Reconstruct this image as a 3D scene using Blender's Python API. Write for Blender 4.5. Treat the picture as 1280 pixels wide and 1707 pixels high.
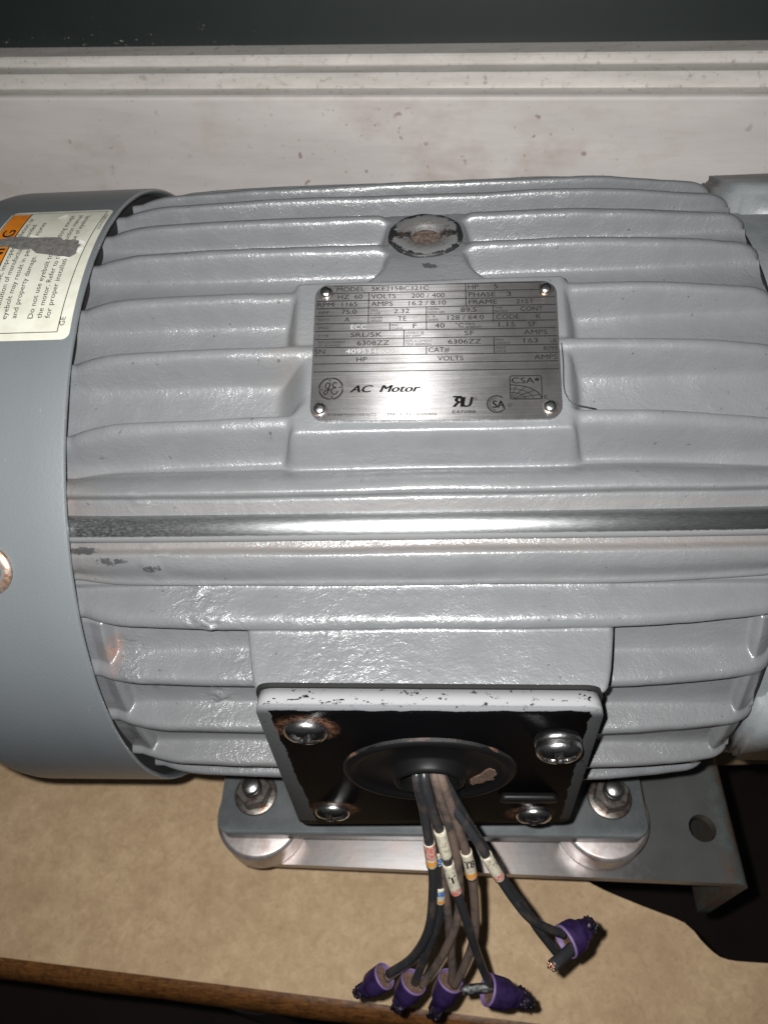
import bpy, bmesh, math, random
import numpy as np
from mathutils import Vector, Matrix
from mathutils.geometry import tessellate_polygon
R_ = math.radians
MM = 0.001
scene = bpy.context.scene
COL = scene.collection
for o in list(bpy.data.objects): bpy.data.objects.remove(o)

# ------------------------------------------------------------------ camera
th, ps, rl = R_(52), R_(3.4), R_(-0.8)
F = Vector((0, math.cos(th), -math.sin(th))); U = Vector((0, math.sin(th), math.cos(th))); X = Vector((1, 0, 0))
F2 = F*math.cos(ps) - X*math.sin(ps); X2 = X*math.cos(ps) + F*math.sin(ps)
X3 = X2*math.cos(rl) + U*math.sin(rl); U3 = U*math.cos(rl) - X2*math.sin(rl)
cam_d = bpy.data.cameras.new('camera'); cam = bpy.data.objects.new('camera', cam_d); COL.objects.link(cam)
M = Matrix.Identity(4)
for i in range(3):
    M[i][0] = X3[i]; M[i][1] = U3[i]; M[i][2] = -F2[i]
M.translation = Vector((1, -225, 267))*MM
cam.matrix_world = M
cam_d.sensor_fit = 'VERTICAL'; cam_d.sensor_height = 36; cam_d.lens = 36*1233/1707
cam_d.clip_start = 0.005; cam_d.clip_end = 20
cam_d.dof.use_dof = True; cam_d.dof.focus_distance = 0.245; cam_d.dof.aperture_fstop = 18
scene.camera = cam

# ------------------------------------------------------------------ world, lamp, exposure
w = bpy.data.worlds.new('World'); scene.world = w; w.use_nodes = True
bgn = w.node_tree.nodes['Background']; bgn.inputs[0].default_value = (0.9, 0.95, 1.0, 1); bgn.inputs[1].default_value = 0.018
ld = bpy.data.lights.new('phone_flash', 'SPOT'); ld.energy = 6.1; ld.spot_size = R_(128); ld.spot_blend = .75; ld.shadow_soft_size = 0.002; ld.color = (1.0, 0.985, 0.96)
lo = bpy.data.objects.new('phone_flash', ld); COL.objects.link(lo)
lo.rotation_euler = M.to_euler()
lo.location = (Vector((1, -225, 267)) - X3*10 + U3*7)*MM
scene.view_settings.view_transform = 'Standard'; scene.view_settings.look = 'None'
scene.view_settings.exposure = 0; scene.view_settings.gamma = 1
scene.render.engine = 'CYCLES'

# ------------------------------------------------------------------ node helpers
def mat(name):
    m = bpy.data.materials.new(name); m.use_nodes = True
    nt = m.node_tree; b = nt.nodes['Principled BSDF']
    return m, nt, b
def N(nt, t, **kw):
    n = nt.nodes.new(t)
    for k, v in kw.items():
        if k in n.inputs.keys(): n.inputs[k].default_value = v
        else: setattr(n, k, v)
    return n
def L(nt, a, b): nt.links.new(a, b)
def coords(nt, scale=(1, 1, 1), loc=(0, 0, 0)):
    tc = nt.nodes.new('ShaderNodeTexCoord'); mp = nt.nodes.new('ShaderNodeMapping')
    mp.inputs['Scale'].default_value = tuple(s*1000 for s in scale); mp.inputs['Location'].default_value = loc
    L(nt, tc.outputs['Object'], mp.inputs['Vector']); return mp.outputs[0]
def noise(nt, vec, s, detail=3, rough=.5, dist=0):
    n = N(nt, 'ShaderNodeTexNoise'); n.inputs['Scale'].default_value = s; n.inputs['Detail'].default_value = detail
    n.inputs['Roughness'].default_value = rough; n.inputs['Distortion'].default_value = dist
    L(nt, vec, n.inputs['Vector']); return n.outputs['Fac']
def ramp(nt, fac, stops):
    r = nt.nodes.new('ShaderNodeValToRGB'); e = r.color_ramp.elements
    while len(e) < len(stops): e.new(.5)
    for el, (p, c) in zip(e, stops):
        el.position = p; el.color = (*c, 1) if isinstance(c, (tuple, list)) else (c, c, c, 1)
    L(nt, fac, r.inputs[0]); return r.outputs[0]
def mix(nt, fac, a, b):
    m = nt.nodes.new('ShaderNodeMix'); m.data_type = 'RGBA'
    if hasattr(fac, 'is_linked') or hasattr(fac, 'node'): L(nt, fac, m.inputs[0])
    else: m.inputs[0].default_value = fac
    for s, v in ((6, a), (7, b)):
        if isinstance(v, (tuple, list)): m.inputs[s].default_value = (*v, 1) if len(v) == 3 else v
        else: L(nt, v, m.inputs[s])
    return m.outputs[2]
def mth(nt, op, a, b=None, c=None):
    m = nt.nodes.new('ShaderNodeMath'); m.operation = op
    for i, v in enumerate((a, b, c)):
        if v is None: continue
        if isinstance(v, (int, float)): m.inputs[i].default_value = v
        else: L(nt, v, m.inputs[i])
    return m.outputs[0]
def bump(nt, b, h, strength, dist, prev=None, coat=False):
    n = nt.nodes.new('ShaderNodeBump'); n.inputs['Strength'].default_value = strength; n.inputs['Distance'].default_value = dist*MM
    L(nt, h, n.inputs['Height'])
    if prev is not None: L(nt, prev, n.inputs['Normal'])
    L(nt, n.outputs[0], b.inputs['Normal'])
    if coat: L(nt, n.outputs[0], b.inputs['Coat Normal'])
    return n.outputs[0]
def setp(b, col=None, rough=None, metal=None, **kw):
    if col is not None: b.inputs['Base Color'].default_value = (*col, 1)
    if rough is not None: b.inputs['Roughness'].default_value = rough
    if metal is not None: b.inputs['Metallic'].default_value = metal
    for k, v in kw.items(): b.inputs[k.replace('_', ' ')].default_value = v

# ------------------------------------------------------------------ materials
MT = {}
PAINT = (0.136, 0.143, 0.150)
def m_casting():
    m, nt, b = mat('grey_enamel_on_casting'); v = coords(nt)
    setp(b, PAINT, .42, 0); b.inputs['Specular IOR Level'].default_value = .5
    b.inputs['Coat Weight'].default_value = .6; b.inputs['Coat Roughness'].default_value = .15
    n1 = noise(nt, v, .45, 3, .55); n2 = noise(nt, v, 1.1, 3, .6, .3); n3 = noise(nt, v, .09, 3, .5)
    v2 = coords(nt, (.5, 1, 1)); n4 = noise(nt, v2, .33, 2, .5, .6)
    rough_amt = ramp(nt, n3, [(.35, .35), (.65, 1.0)])
    h = mth(nt, 'ADD', mth(nt, 'MULTIPLY', n1, .45), mth(nt, 'MULTIPLY', n2, .55)); h = mth(nt, 'ADD', h, mth(nt, 'MULTIPLY', noise(nt, coords(nt, loc=(5, 2, 7)), 2.4, 2, .6), .30))
    h = mth(nt, 'ADD', mth(nt, 'MULTIPLY', h, rough_amt), mth(nt, 'MULTIPLY', n4, .4))
    lmp = N(nt, 'ShaderNodeAttribute', attribute_name='lump')
    big = noise(nt, coords(nt, (.8, 1, 1), (2, 8, 4)), .33, 4, .6, .8)
    h = mth(nt, 'ADD', mth(nt, 'MULTIPLY', h, mth(nt, 'ADD', .45, mth(nt, 'MULTIPLY', noise(nt, coords(nt, loc=(9, 1, 1)), .022, 2, .5), .75))), mth(nt, 'MULTIPLY', mth(nt, 'MULTIPLY', lmp.outputs['Fac'], big), 2.6))
    bump(nt, b, h, .9, .40, coat=True)
    at = N(nt, 'ShaderNodeAttribute', attribute_name='dirt')
    base = mix(nt, ramp(nt, n3, [(.3, 0.0), (.7, 1.0)]), tuple(c*.94 for c in PAINT), tuple(c*1.05 for c in PAINT))
    nd = noise(nt, v, .7, 5, .65)
    fac = mth(nt, 'MULTIPLY', at.outputs['Fac'], ramp(nt, nd, [(.35, 0.25), (.62, 1.0)]))
    c1 = mix(nt, fac, base, (.150, .127, .112))
    sp = noise(nt, coords(nt, loc=(7, 3, 1)), .5, 2, .5)
    spk = ramp(nt, sp, [(.735, 0.0), (.75, .8)])
    c2 = mix(nt, spk, c1, (.06, .06, .06))
    at2 = N(nt, 'ShaderNodeAttribute', attribute_name='rust')
    rf = mth(nt, 'MULTIPLY', at2.outputs['Fac'], ramp(nt, nd, [(.4, 0.0), (.58, 1.0)]))
    c3 = mix(nt, rf, c2, (.33, .145, .085))
    at3 = N(nt, 'ShaderNodeAttribute', attribute_name='black')
    bf = ramp(nt, mth(nt, 'MULTIPLY', at3.outputs['Fac'], ramp(nt, nd, [(.3, 0.3), (.6, 1.0)])), [(.3, 0.), (.4, 1.)])
    c4 = mix(nt, mth(nt, 'MULTIPLY', bf, .8), c3, (.03, .03, .033))
    L(nt, c4, b.inputs['Base Color'])
    L(nt, mth(nt, 'ADD', mth(nt, 'MULTIPLY', fac, .35), .40), b.inputs['Roughness'])
    return m
def m_cover():
    m, nt, b = mat('smooth_blue_grey_enamel'); v = coords(nt)
    n = noise(nt, v, .9, 2, .5); n3 = noise(nt, v, .03, 3, .5); n5 = noise(nt, v, 3.5, 2, .5)
    L(nt, mix(nt, n3, (.165, .178, .187), (.183, .196, .205)), b.inputs['Base Color'])
    setp(b, None, .40, 0); b.inputs['Coat Weight'].default_value = 1.0; b.inputs['Coat Roughness'].default_value = .46
    sc = ramp(nt, noise(nt, coords(nt, (1, .25, .25), (3, 1, 2)), .5, 5, .75), [(.66, 0.), (.70, .35)])
    L(nt, mix(nt, sc, mix(nt, n3, (.128, .143, .153), (.148, .163, .173)), (.27, .28, .28)), b.inputs['Base Color'])
    bump(nt, b, mth(nt, 'ADD', mth(nt, 'MULTIPLY', n, .7), mth(nt, 'MULTIPLY', n5, .2)), .5, .16, coat=True)
    return m
def m_simple(name, col, rough, metal=0, bs=0, bd=.1, bscale=1., var=None, **kw):
    m, nt, b = mat(name); setp(b, col, rough, metal)
    for k, x in kw.items(): b.inputs[k.replace('_', ' ')].default_value = x
    v = coords(nt); n = noise(nt, v, bscale, 4, .6)
    if var:
        nn = noise(nt, v, var[1], 5, .65)
        L(nt, mix(nt, ramp(nt, nn, [(var[2], 0.0), (var[3], 1.0)]), col, var[0]), b.inputs['Base Color'])
    if bs: bump(nt, b, n, bs, bd)
    return m
def m_brushed():
    m, nt, b = mat('brushed_nameplate_steel'); v = coords(nt, (.008, 1, 1))
    n = noise(nt, v, 3.2, 3, .7); n2 = noise(nt, coords(nt, (.06, 1, 1), (4, 9, 2)), 1.6, 3, .6); n3 = noise(nt, coords(nt), .12, 4, .6)
    setp(b, None, .36, .85); b.inputs['Anisotropic'].default_value = .96; b.inputs['Specular IOR Level'].default_value = .2
    cx = N(nt, 'ShaderNodeCombineXYZ'); cx.inputs[1].default_value = math.cos(R_(22.4)); cx.inputs[2].default_value = math.sin(R_(22.4))
    L(nt, cx.outputs[0], b.inputs['Tangent'])
    c = mix(nt, n, (.15, .148, .15), (.38, .375, .378)); c = mix(nt, ramp(nt, n3, [(.45, 0.), (.7, .45)]), c, (.13, .115, .105))
    L(nt, c, b.inputs['Base Color'])
    L(nt, mth(nt, 'ADD', mth(nt, 'MULTIPLY', n2, .08), .23), b.inputs['Roughness'])
    bump(nt, b, n, 1.0, .018); return m
def m_rail():
    m, nt, b = mat('bare_machined_rail'); v = coords(nt, (.12, 1, 1)); n = noise(nt, v, 2.5, 4, .7); n2 = noise(nt, coords(nt, (.4, 1, 1)), 2.0, 6, .85)
    setp(b, None, .3, 1.0); b.inputs['Anisotropic'].default_value = .6
    cx = N(nt, 'ShaderNodeCombineXYZ'); cx.inputs[1].default_value = -.7; cx.inputs[2].default_value = -.7
    L(nt, cx.outputs[0], b.inputs['Tangent'])
    # position across the strip: y+z runs from below to above
    tc = nt.nodes.new('ShaderNodeTexCoord'); sp = nt.nodes.new('ShaderNodeSeparateXYZ'); L(nt, tc.outputs['Object'], sp.inputs[0])
    t = mth(nt, 'MULTIPLY', mth(nt, 'ADD', sp.outputs[1], sp.outputs[2]), 1000.)
    t = mth(nt, 'ADD', mth(nt, 'ADD', t, 1.2), mth(nt, 'MULTIPLY', n2, 2.6))
    painted = ramp(nt, mth(nt, 'MULTIPLY_ADD', t, .1, .5), [(.20, 1.0), (.25, 0.0)])
    end = mth(nt, 'MULTIPLY', ramp(nt, mth(nt, 'MULTIPLY', sp.outputs[0], -1000/120.), [(.35, 0.), (.95, 1.)]), ramp(nt, n2, [(.46, 0.), (.56, 1.)]))
    base = mix(nt, n, (.14, .145, .15), (.48, .49, .50))
    base = mix(nt, mth(nt, 'MULTIPLY', end, .25), base, (.20, .21, .21))
    L(nt, mix(nt, painted, base, (.20, .205, .21)), b.inputs['Base Color'])
    L(nt, mth(nt, 'SUBTRACT', .96, mth(nt, 'MAXIMUM', mth(nt, 'MULTIPLY', painted, .9), mth(nt, 'MULTIPLY', end, .2))), b.inputs['Metallic'])
    L(nt, mth(nt, 'ADD', .24, mth(nt, 'MULTIPLY', n2, .3)), b.inputs['Roughness'])
    bump(nt, b, mth(nt, 'ADD', n2, mth(nt, 'MULTIPLY', n, 1.5)), .6, .045); return m
def m_plate():
    # black plate whose grey overspray is left round the border
    m, nt, b = mat('black_plate_with_grey_overspray'); v = coords(nt)
    tc = nt.nodes.new('ShaderNodeTexCoord'); s = nt.nodes.new('ShaderNodeSeparateXYZ'); L(nt, tc.outputs['Object'], s.inputs[0])
    x = mth(nt, 'MULTIPLY', s.outputs[0], 1000.); y = mth(nt, 'MULTIPLY', s.outputs[1], 1000.); z = mth(nt, 'MULTIPLY', s.outputs[2], 1000.)
    nb = noise(nt, v, .16, 2, .4); nf = noise(nt, v, 1.2, 4, .7)
    wob = mth(nt, 'ADD', mth(nt, 'MULTIPLY', mth(nt, 'SUBTRACT', nb, .5), 6.), mth(nt, 'MULTIPLY', mth(nt, 'SUBTRACT', nf, .5), 3.))
    # left strip is wide at its middle, right strip narrow
    lx = mth(nt, 'ADD', mth(nt, 'ADD', x, 52.3), mth(nt, 'MULTIPLY', mth(nt, 'SUBTRACT', 0, z), .0))
    dl = mth(nt, 'SUBTRACT', lx, 5.4)
    rx = mth(nt, 'SUBTRACT', mth(nt, 'ADD', 53.0, mth(nt, 'MULTIPLY', z, -.05)), x); dr = mth(nt, 'SUBTRACT', rx, 3.0)
    dt = mth(nt, 'SUBTRACT', mth(nt, 'SUBTRACT', 63.0, z), 1.6)
    d = mth(nt, 'MINIMUM', mth(nt, 'MINIMUM', dl, dr), dt)
    d = mth(nt, 'ADD', d, mth(nt, 'MULTIPLY', wob, .45))
    front = ramp(nt, mth(nt, 'MULTIPLY_ADD', d, .1, .5), [(.49, 1.0), (.52, 0.0)])
    is_edge = ramp(nt, mth(nt, 'MULTIPLY_ADD', mth(nt, 'ADD', y, 137.3), .2, .5), [(.45, 0.0), (.55, 1.0)])
    chips = ramp(nt, mth(nt, 'ADD', noise(nt, coords(nt, (.5, 1, 1)), .55, 5, .7), mth(nt, 'MULTIPLY', mth(nt, 'MINIMUM', 0., mth(nt, 'ADD', y, 136.2)), .05)), [(.36, 0.0), (.375, 1.0)])
    chips2 = ramp(nt, noise(nt, coords(nt, (1, 1, 1), (5, 5, 5)), .18, 4, .8), [(.34, 0.0), (.355, 1.0)])
    edge_paint = mth(nt, 'MULTIPLY', chips, chips2)
    fac = mix(nt, is_edge, front, edge_paint)
    chipf = ramp(nt, noise(nt, coords(nt, loc=(2, 1, 8)), .5, 5, .75), [(.36, 0.), (.375, 1.)])
    fac = mix(nt, is_edge, mth(nt, 'MULTIPLY', fac, chipf), fac)
    grey = mix(nt, is_edge, (.15, .157, .165), (.235, .24, .245))
    # rusty dust round the screws
    dust = None
    for (sx, sz) in ((-37.5, 48.6), (-38, -34.6), (39.9, -38.3), (14, 4)):
        q = mth(nt, 'SQRT', mth(nt, 'ADD', mth(nt, 'POWER', mth(nt, 'ABSOLUTE', mth(nt, 'SUBTRACT', x, sx)), 2.), mth(nt, 'POWER', mth(nt, 'ABSOLUTE', mth(nt, 'SUBTRACT', z, sz-1)), 2.)))
        f = ramp(nt, mth(nt, 'MULTIPLY', q, .05), [(.40, 1.), (.56, 0.)])
        dust = f if dust is None else mth(nt, 'MAXIMUM', dust, f)
    dust = mth(nt, 'MULTIPLY', dust, ramp(nt, nf, [(.42, 0.), (.6, .8)]))
    col = mix(nt, fac, (.0032, .0032, .0038), grey)
    dsp = ramp(nt, noise(nt, coords(nt, loc=(1, 7, 3)), .9, 3, .6), [(.70, 0.), (.74, .6)])
    col = mix(nt, dsp, col, (.05, .045, .04))
    col = mix(nt, dust, col, (.26, .13, .075))
    L(nt, col, b.inputs['Base Color'])
    L(nt, mth(nt, 'ADD', .46, mth(nt, 'MULTIPLY', dust, .4)), b.inputs['Roughness']); b.inputs['Specular IOR Level'].default_value = .1; b.inputs['IOR'].default_value = 1.18
    bump(nt, b, mth(nt, 'ADD', mth(nt, 'MULTIPLY', fac, .5), mth(nt, 'MULTIPLY', nf, .12)), .5, .2)
    return m
def m_eyeboss():
    m, nt, b = mat('chipped_paint_on_black_boss'); v = coords(nt); n = noise(nt, v, .42, 5, .75)
    tc = nt.nodes.new('ShaderNodeTexCoord'); s = nt.nodes.new('ShaderNodeSeparateXYZ'); L(nt, tc.outputs['Object'], s.inputs[0])
    x = mth(nt, 'MULTIPLY', mth(nt, 'SUBTRACT', s.outputs[0], .0015), 1000.); y = mth(nt, 'MULTIPLY', mth(nt, 'ADD', s.outputs[1], .0015), 1000.)
    r = mth(nt, 'SQRT', mth(nt, 'ADD', mth(nt, 'MULTIPLY', x, x), mth(nt, 'MULTIPLY', y, y)))
    band = mth(nt, 'MAXIMUM', -.15, mth(nt, 'SUBTRACT', 1.0, mth(nt, 'MULTIPLY', mth(nt, 'ABSOLUTE', y), .33)))   # bare strip through the middle
    k = mth(nt, 'ADD', mth(nt, 'MULTIPLY', band, .6), mth(nt, 'MULTIPLY', mth(nt, 'SUBTRACT', n, .5), 2.4))
    rim = ramp(nt, mth(nt, 'MULTIPLY', r, 1/13.), [(.80, 0.), (.90, .55)])
    k = mth(nt, 'ADD', k, rim)
    blk = ramp(nt, k, [(.24, 0.), (.28, 1.)])
    sm = ramp(nt, noise(nt, v, 1.4, 4, .7), [(.45, 0.), (.6, .8)])
    inner = ramp(nt, mth(nt, 'MULTIPLY', r, .1), [(.75, 1.), (.98, 0.)])
    c = mix(nt, blk, (.125, .128, .130), (.012, .012, .013))
    c = mix(nt, mth(nt, 'MULTIPLY', sm, inner), c, (.085, .066, .055))
    L(nt, c, b.inputs['Base Color']); setp(b, None, .55); bump(nt, b, mth(nt, 'SUBTRACT', n, blk), .5, .25); return m
def m_bench():
    m, nt, b = mat('beige_speckled_laminate'); v = coords(nt)
    n1 = noise(nt, v, .035, 4, .6); n2 = noise(nt, v, .16, 5, .68, .6); n3 = noise(nt, coords(nt, loc=(3, 3, 3)), .5, 3, .6); n4 = noise(nt, v, .012, 2, .5)
    c = mix(nt, ramp(nt, n2, [(.32, 0.), (.68, 1.)]), (.56, .395, .235), (.75, .55, .34))
    c = mix(nt, ramp(nt, n1, [(.42, 0.), (.72, .45)]), c, (.43, .27, .15))
    c = mix(nt, ramp(nt, n4, [(.45, 0.), (.7, .4)]), c, (.44, .29, .17))
    c = mix(nt, ramp(nt, n3, [(.60, 0.), (.72, .35)]), c, (.27, .175, .10))
    L(nt, c, b.inputs['Base Color']); setp(b, None, .62); b.inputs['Specular IOR Level'].default_value = .25
    bump(nt, b, n3, .25, .15); return m
def m_wood():
    m, nt, b = mat('varnished_wood_edge'); v = coords(nt, (.12, 1, 1)); n = noise(nt, v, .9, 5, .7, .5); n2 = noise(nt, coords(nt), .25, 4, .7)
    c = mix(nt, ramp(nt, n, [(.3, 0.), (.7, 1.)]), (.06, .024, .008), (.28, .115, .03))
    c = mix(nt, ramp(nt, n2, [(.5, 0.), (.66, .8)]), c, (.05, .02, .008))
    L(nt, c, b.inputs['Base Color']); setp(b, None, .38); b.inputs['Coat Weight'].default_value = .25; bump(nt, b, n2, .5, .5); return m
def m_wall():
    m, nt, b = mat('soiled_white_paint'); v = coords(nt)
    n = noise(nt, coords(nt, (.25, 1, 1)), .03, 4, .6); s1 = noise(nt, v, .17, 2, .4); s2 = noise(nt, v, .42, 2, .5); cl = noise(nt, v, .012, 3, .6); st = noise(nt, coords(nt, (.05, 1, 1)), .35, 4, .6)
    c = mix(nt, ramp(nt, n, [(.3, 0.), (.7, 1.)]), (.50, .468, .452), (.63, .595, .575))
    c = mix(nt, ramp(nt, st, [(.5, 0.), (.75, .22)]), c, (.42, .39, .37))
    f = mth(nt, 'MULTIPLY', ramp(nt, s1, [(.70, 0.), (.735, .75)]), ramp(nt, cl, [(.45, 0.), (.55, 1.)]))
    c = mix(nt, f, c, (.24, .17, .14))
    f2 = mth(nt, 'MULTIPLY', ramp(nt, s2, [(.70, 0.), (.74, .6)]), ramp(nt, cl, [(.4, .25), (.55, 1.)]))
    c = mix(nt, f2, c, (.30, .23, .19))
    bs = noise(nt, coords(nt, (.6, 1, 1), (4, 4, 4)), .03, 4, .65)
    c = mix(nt, ramp(nt, bs, [(.54, 0.), (.72, .5)]), c, (.40, .31, .27))
    L(nt, c, b.inputs['Base Color']); setp(b, None, .6); bump(nt, b, st, .3, .4); return m
def m_trim():
    m, nt, b = mat('grubby_trim_paint'); v = coords(nt)
    n = noise(nt, coords(nt, (.15, 1, 1)), .15, 5, .7); s = noise(nt, v, .3, 4, .7)
    c = mix(nt, ramp(nt, n, [(.35, 0.), (.65, 1.)]), (.50, .475, .44), (.62, .59, .56))
    c = mix(nt, ramp(nt, s, [(.58, 0.), (.70, .7)]), c, (.25, .22, .18))
    L(nt, c, b.inputs['Base Color']); setp(b, None, .5); return m
def m_green():
    m, nt, b = mat('dark_green_wall_paint'); v = coords(nt); n = noise(nt, v, .05, 4, .6); s = noise(nt, coords(nt, (.5, 1, 1)), .35, 4, .75)
    tc = nt.nodes.new('ShaderNodeTexCoord'); q = nt.nodes.new('ShaderNodeSeparateXYZ'); L(nt, tc.outputs['Object'], q.inputs[0])
    low = ramp(nt, mth(nt, 'MULTIPLY', q.outputs[2], 1.), [(.1265, 1.0), (.1345, 0.0)])
    left = ramp(nt, mth(nt, 'MULTIPLY_ADD', q.outputs[0], 2., .5), [(.30, 1.), (.36, 0.)])
    c = mix(nt, n, (.009, .015, .0148), (.015, .022, .021))
    c = mix(nt, mth(nt, 'MULTIPLY', mth(nt, 'MULTIPLY', low, left), ramp(nt, s, [(.66, 0.), (.69, 1.)])), c, (.40, .36, .28))
    L(nt, c, b.inputs['Base Color']); setp(b, None, .55); return m
def m_steel():
    m, nt, b = mat('mill_finish_steel_plate'); v = coords(nt, (.06, 1, 1)); n = noise(nt, v, 1.2, 4, .7); n2 = noise(nt, coords(nt), .045, 5, .65); n3 = noise(nt, coords(nt), .22, 5, .7)
    tc = nt.nodes.new('ShaderNodeTexCoord'); q = nt.nodes.new('ShaderNodeSeparateXYZ'); L(nt, tc.outputs['Object'], q.inputs[0])
    scale_f = ramp(nt, mth(nt, 'ADD', mth(nt, 'MULTIPLY', q.outputs[0], 4.), mth(nt, 'MULTIPLY', n3, .25)), [(.38, 0.), (.56, 1.)])   # dark mill scale towards the open end
    edge = ramp(nt, mth(nt, 'ADD', mth(nt, 'MULTIPLY', q.outputs[0], 5.), mth(nt, 'MULTIPLY', n3, .10)), [(.79, 0.), (.83, 1.)])
    c = mix(nt, n, (.26, .255, .255), (.42, .405, .405)); c = mix(nt, ramp(nt, n2, [(.45, 0.), (.65, .6)]), c, (.36, .28, .25))
    c = mix(nt, scale_f, c, mix(nt, n2, (.075, .077, .077), (.13, .13, .127)))
    c = mix(nt, mth(nt, 'MULTIPLY', edge, ramp(nt, n3, [(.35, .3), (.6, 1.)])), c, mix(nt, ramp(nt, n2, [(.45, 0.), (.55, 1.)]), (.12, .145, .138), (.13, .085, .06)))
    L(nt, c, b.inputs['Base Color'])
    L(nt, mth(nt, 'SUBTRACT', .95, mth(nt, 'MULTIPLY', scale_f, .75)), b.inputs['Metallic'])
    L(nt, mth(nt, 'ADD', .26, mth(nt, 'MULTIPLY', n2, .22)), b.inputs['Roughness'])
    b.inputs['Anisotropic'].default_value = .5
    cx = N(nt, 'ShaderNodeCombineXYZ'); cx.inputs[1].default_value = 1.0; L(nt, cx.outputs[0], b.inputs['Tangent'])
    bump(nt, b, n3, .25, .15); return m
MT['casting'] = m_casting(); MT['cover'] = m_cover(); MT['brushed'] = m_brushed(); MT['rail'] = m_rail(); MT['plate'] = m_plate()
MT['eyeboss'] = m_eyeboss(); MT['bench'] = m_bench(); MT['wood'] = m_wood(); MT['wall'] = m_wall(); MT['trim'] = m_trim(); MT['green'] = m_green(); MT['steel'] = m_steel()
MT['foot'] = m_simple('grey_foot_paint', (.155, .170, .176), .42, 0, .5, .3, .6, ((.19, .205, .21), .1, .4, .6), Coat_Weight=.2, Coat_Roughness=.35)
MT['ink'] = m_simple('black_print', (.012, .012, .013), .5)
MT['etch'] = m_simple('dark_etched_print', (.008, .0075, .0075), .7, 0, 0, .1, 1., ((.06, .055, .055), 1.1, .60, .78), Specular_IOR_Level=.1)
MT['stamp'] = m_simple('bright_stamped_digits', (.34, .34, .33), .5, .0)
MT['label'] = m_simple('cream_label_vinyl', (.60, .60, .52), .42, 0, .15, .1, .3, ((.52, .51, .43), .12, .4, .65))
MT['orange'] = m_simple('orange_label_band', (.62, .19, .012), .45, 0, 0, .1, 1, ((.42, .15, .02), .3, .5, .7))
MT['tear'] = m_simple('torn_label_backing', (.105, .10, .095), .75, 0, .6, .3, .9, ((.16, .155, .145), .6, .4, .6))
MT['paper'] = m_simple('torn_paper_edge', (.72, .71, .68), .7)
MT['rubber'] = m_simple('black_bushing_rubber', (.0055, .0055, .006), .45, 0, .3, .1, .8, ((.05, .035, .028), .35, .66, .78), Specular_IOR_Level=.25)
MT['chrome'] = m_simple('bright_zinc_screw', (.80, .80, .80), .25, 1.0, .6, .2, .8, ((.45, .42, .40), .45, .5, .7))
MT['zinc'] = m_simple('dull_zinc', (.62, .63, .62), .32, 1.0, .3, .1, .9, ((.35, .28, .22), .5, .5, .7))
MT['nut'] = m_simple('rusty_nut_steel', (.30, .28, .26), .34, .9, .4, .2, .6, ((.15, .085, .05), .3, .45, .65))
MT['alu'] = m_simple('machined_aluminium', (.66, .61, .60), .40, .85, .3, .1, .5, ((.46, .37, .34), .12, .42, .66))
MT['rustscrew'] = m_simple('coppery_rusted_screw', (.50, .42, .36), .38, .7, .6, .2, .8, ((.34, .15, .07), .3, .42, .58))
MT['rust'] = m_simple('rusty_plug', (.06, .042, .034), .75, .1, .9, .5, .8, ((.15, .11, .09), .7, .4, .62))
MT['dust'] = m_simple('brown_dust', (.15, .09, .062), .9, 0, .9, .5, 1.0, ((.09, .05, .035), .6, .45, .65))
MT['patchy'] = m_simple('patchy_rust_dust', (.0055, .0055, .006), .7, 0, .6, .3, 1.0, ((.15, .08, .05), .10, .52, .66))
MT['ragged'] = m_simple('ragged_dark_tape', (.016, .011, .022), .3, .2, .8, .5, .7, ((.16, .13, .15), .6, .56, .66))
MT['wire'] = m_simple('black_wire_jacket', (.024, .025, .028), .36, 0, .35, .1, 1.0, ((.09, .068, .055), .14, .50, .80))
MT['dirty_wire'] = m_simple('dust_caked_wire_jacket', (.115, .08, .063), .75, 0, .6, .2, 1.1, ((.03, .027, .027), .13, .46, .66))
MT['sleeve'] = m_simple('cream_marker_sleeve', (.50, .47, .37), .5, 0, .3, .1, 1.0, ((.22, .17, .13), .7, .48, .70))
MT['red'] = m_simple('red_marker_band', (.48, .09, .07), .5, 0, 0, .1, 1, ((.42, .33, .27), .9, .44, .56))
MT['amber'] = m_simple('amber_marker_band', (.62, .25, .03), .5, 0, 0, .1, 1, ((.38, .28, .2), .9, .52, .62))
MT['blue'] = m_simple('blue_marker_band', (.02, .14, .45), .45, 0, 0, .1, 1, ((.4, .4, .35), .8, .5, .6))
MT['purple'] = m_simple('purple_connector_plastic', (.028, .015, .064), .38, 0, .5, .3, .5, ((.016, .008, .035), .25, .48, .62))
MT['lilac'] = m_simple('worn_lilac_rim', (.17, .11, .25), .5)
MT['copper'] = m_simple('cut_copper_strands', (.72, .42, .30), .3, 1.0, .9, .4, 2.2)
MT['tinned'] = m_simple('crumpled_tinned_strands', (.55, .55, .54), .22, 1.0, 1.0, .8, 1.4, ((.02, .02, .02), .9, .46, .56))
MT['floor'] = m_simple('dark_floor', (.035, .025, .02), .8, 0, 0, .1, 1, ((.05, .03, .03), .01, .4, .6))
MT['tube'] = m_simple('steel_leg_tube', (.6, .6, .6), .35, 1.0)
MT['gasket'] = m_simple('gasket_and_gap_black', (.006, .006, .006), .8)  # gasket black, also used as painted shade in the cover gap and bushing hole

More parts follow.
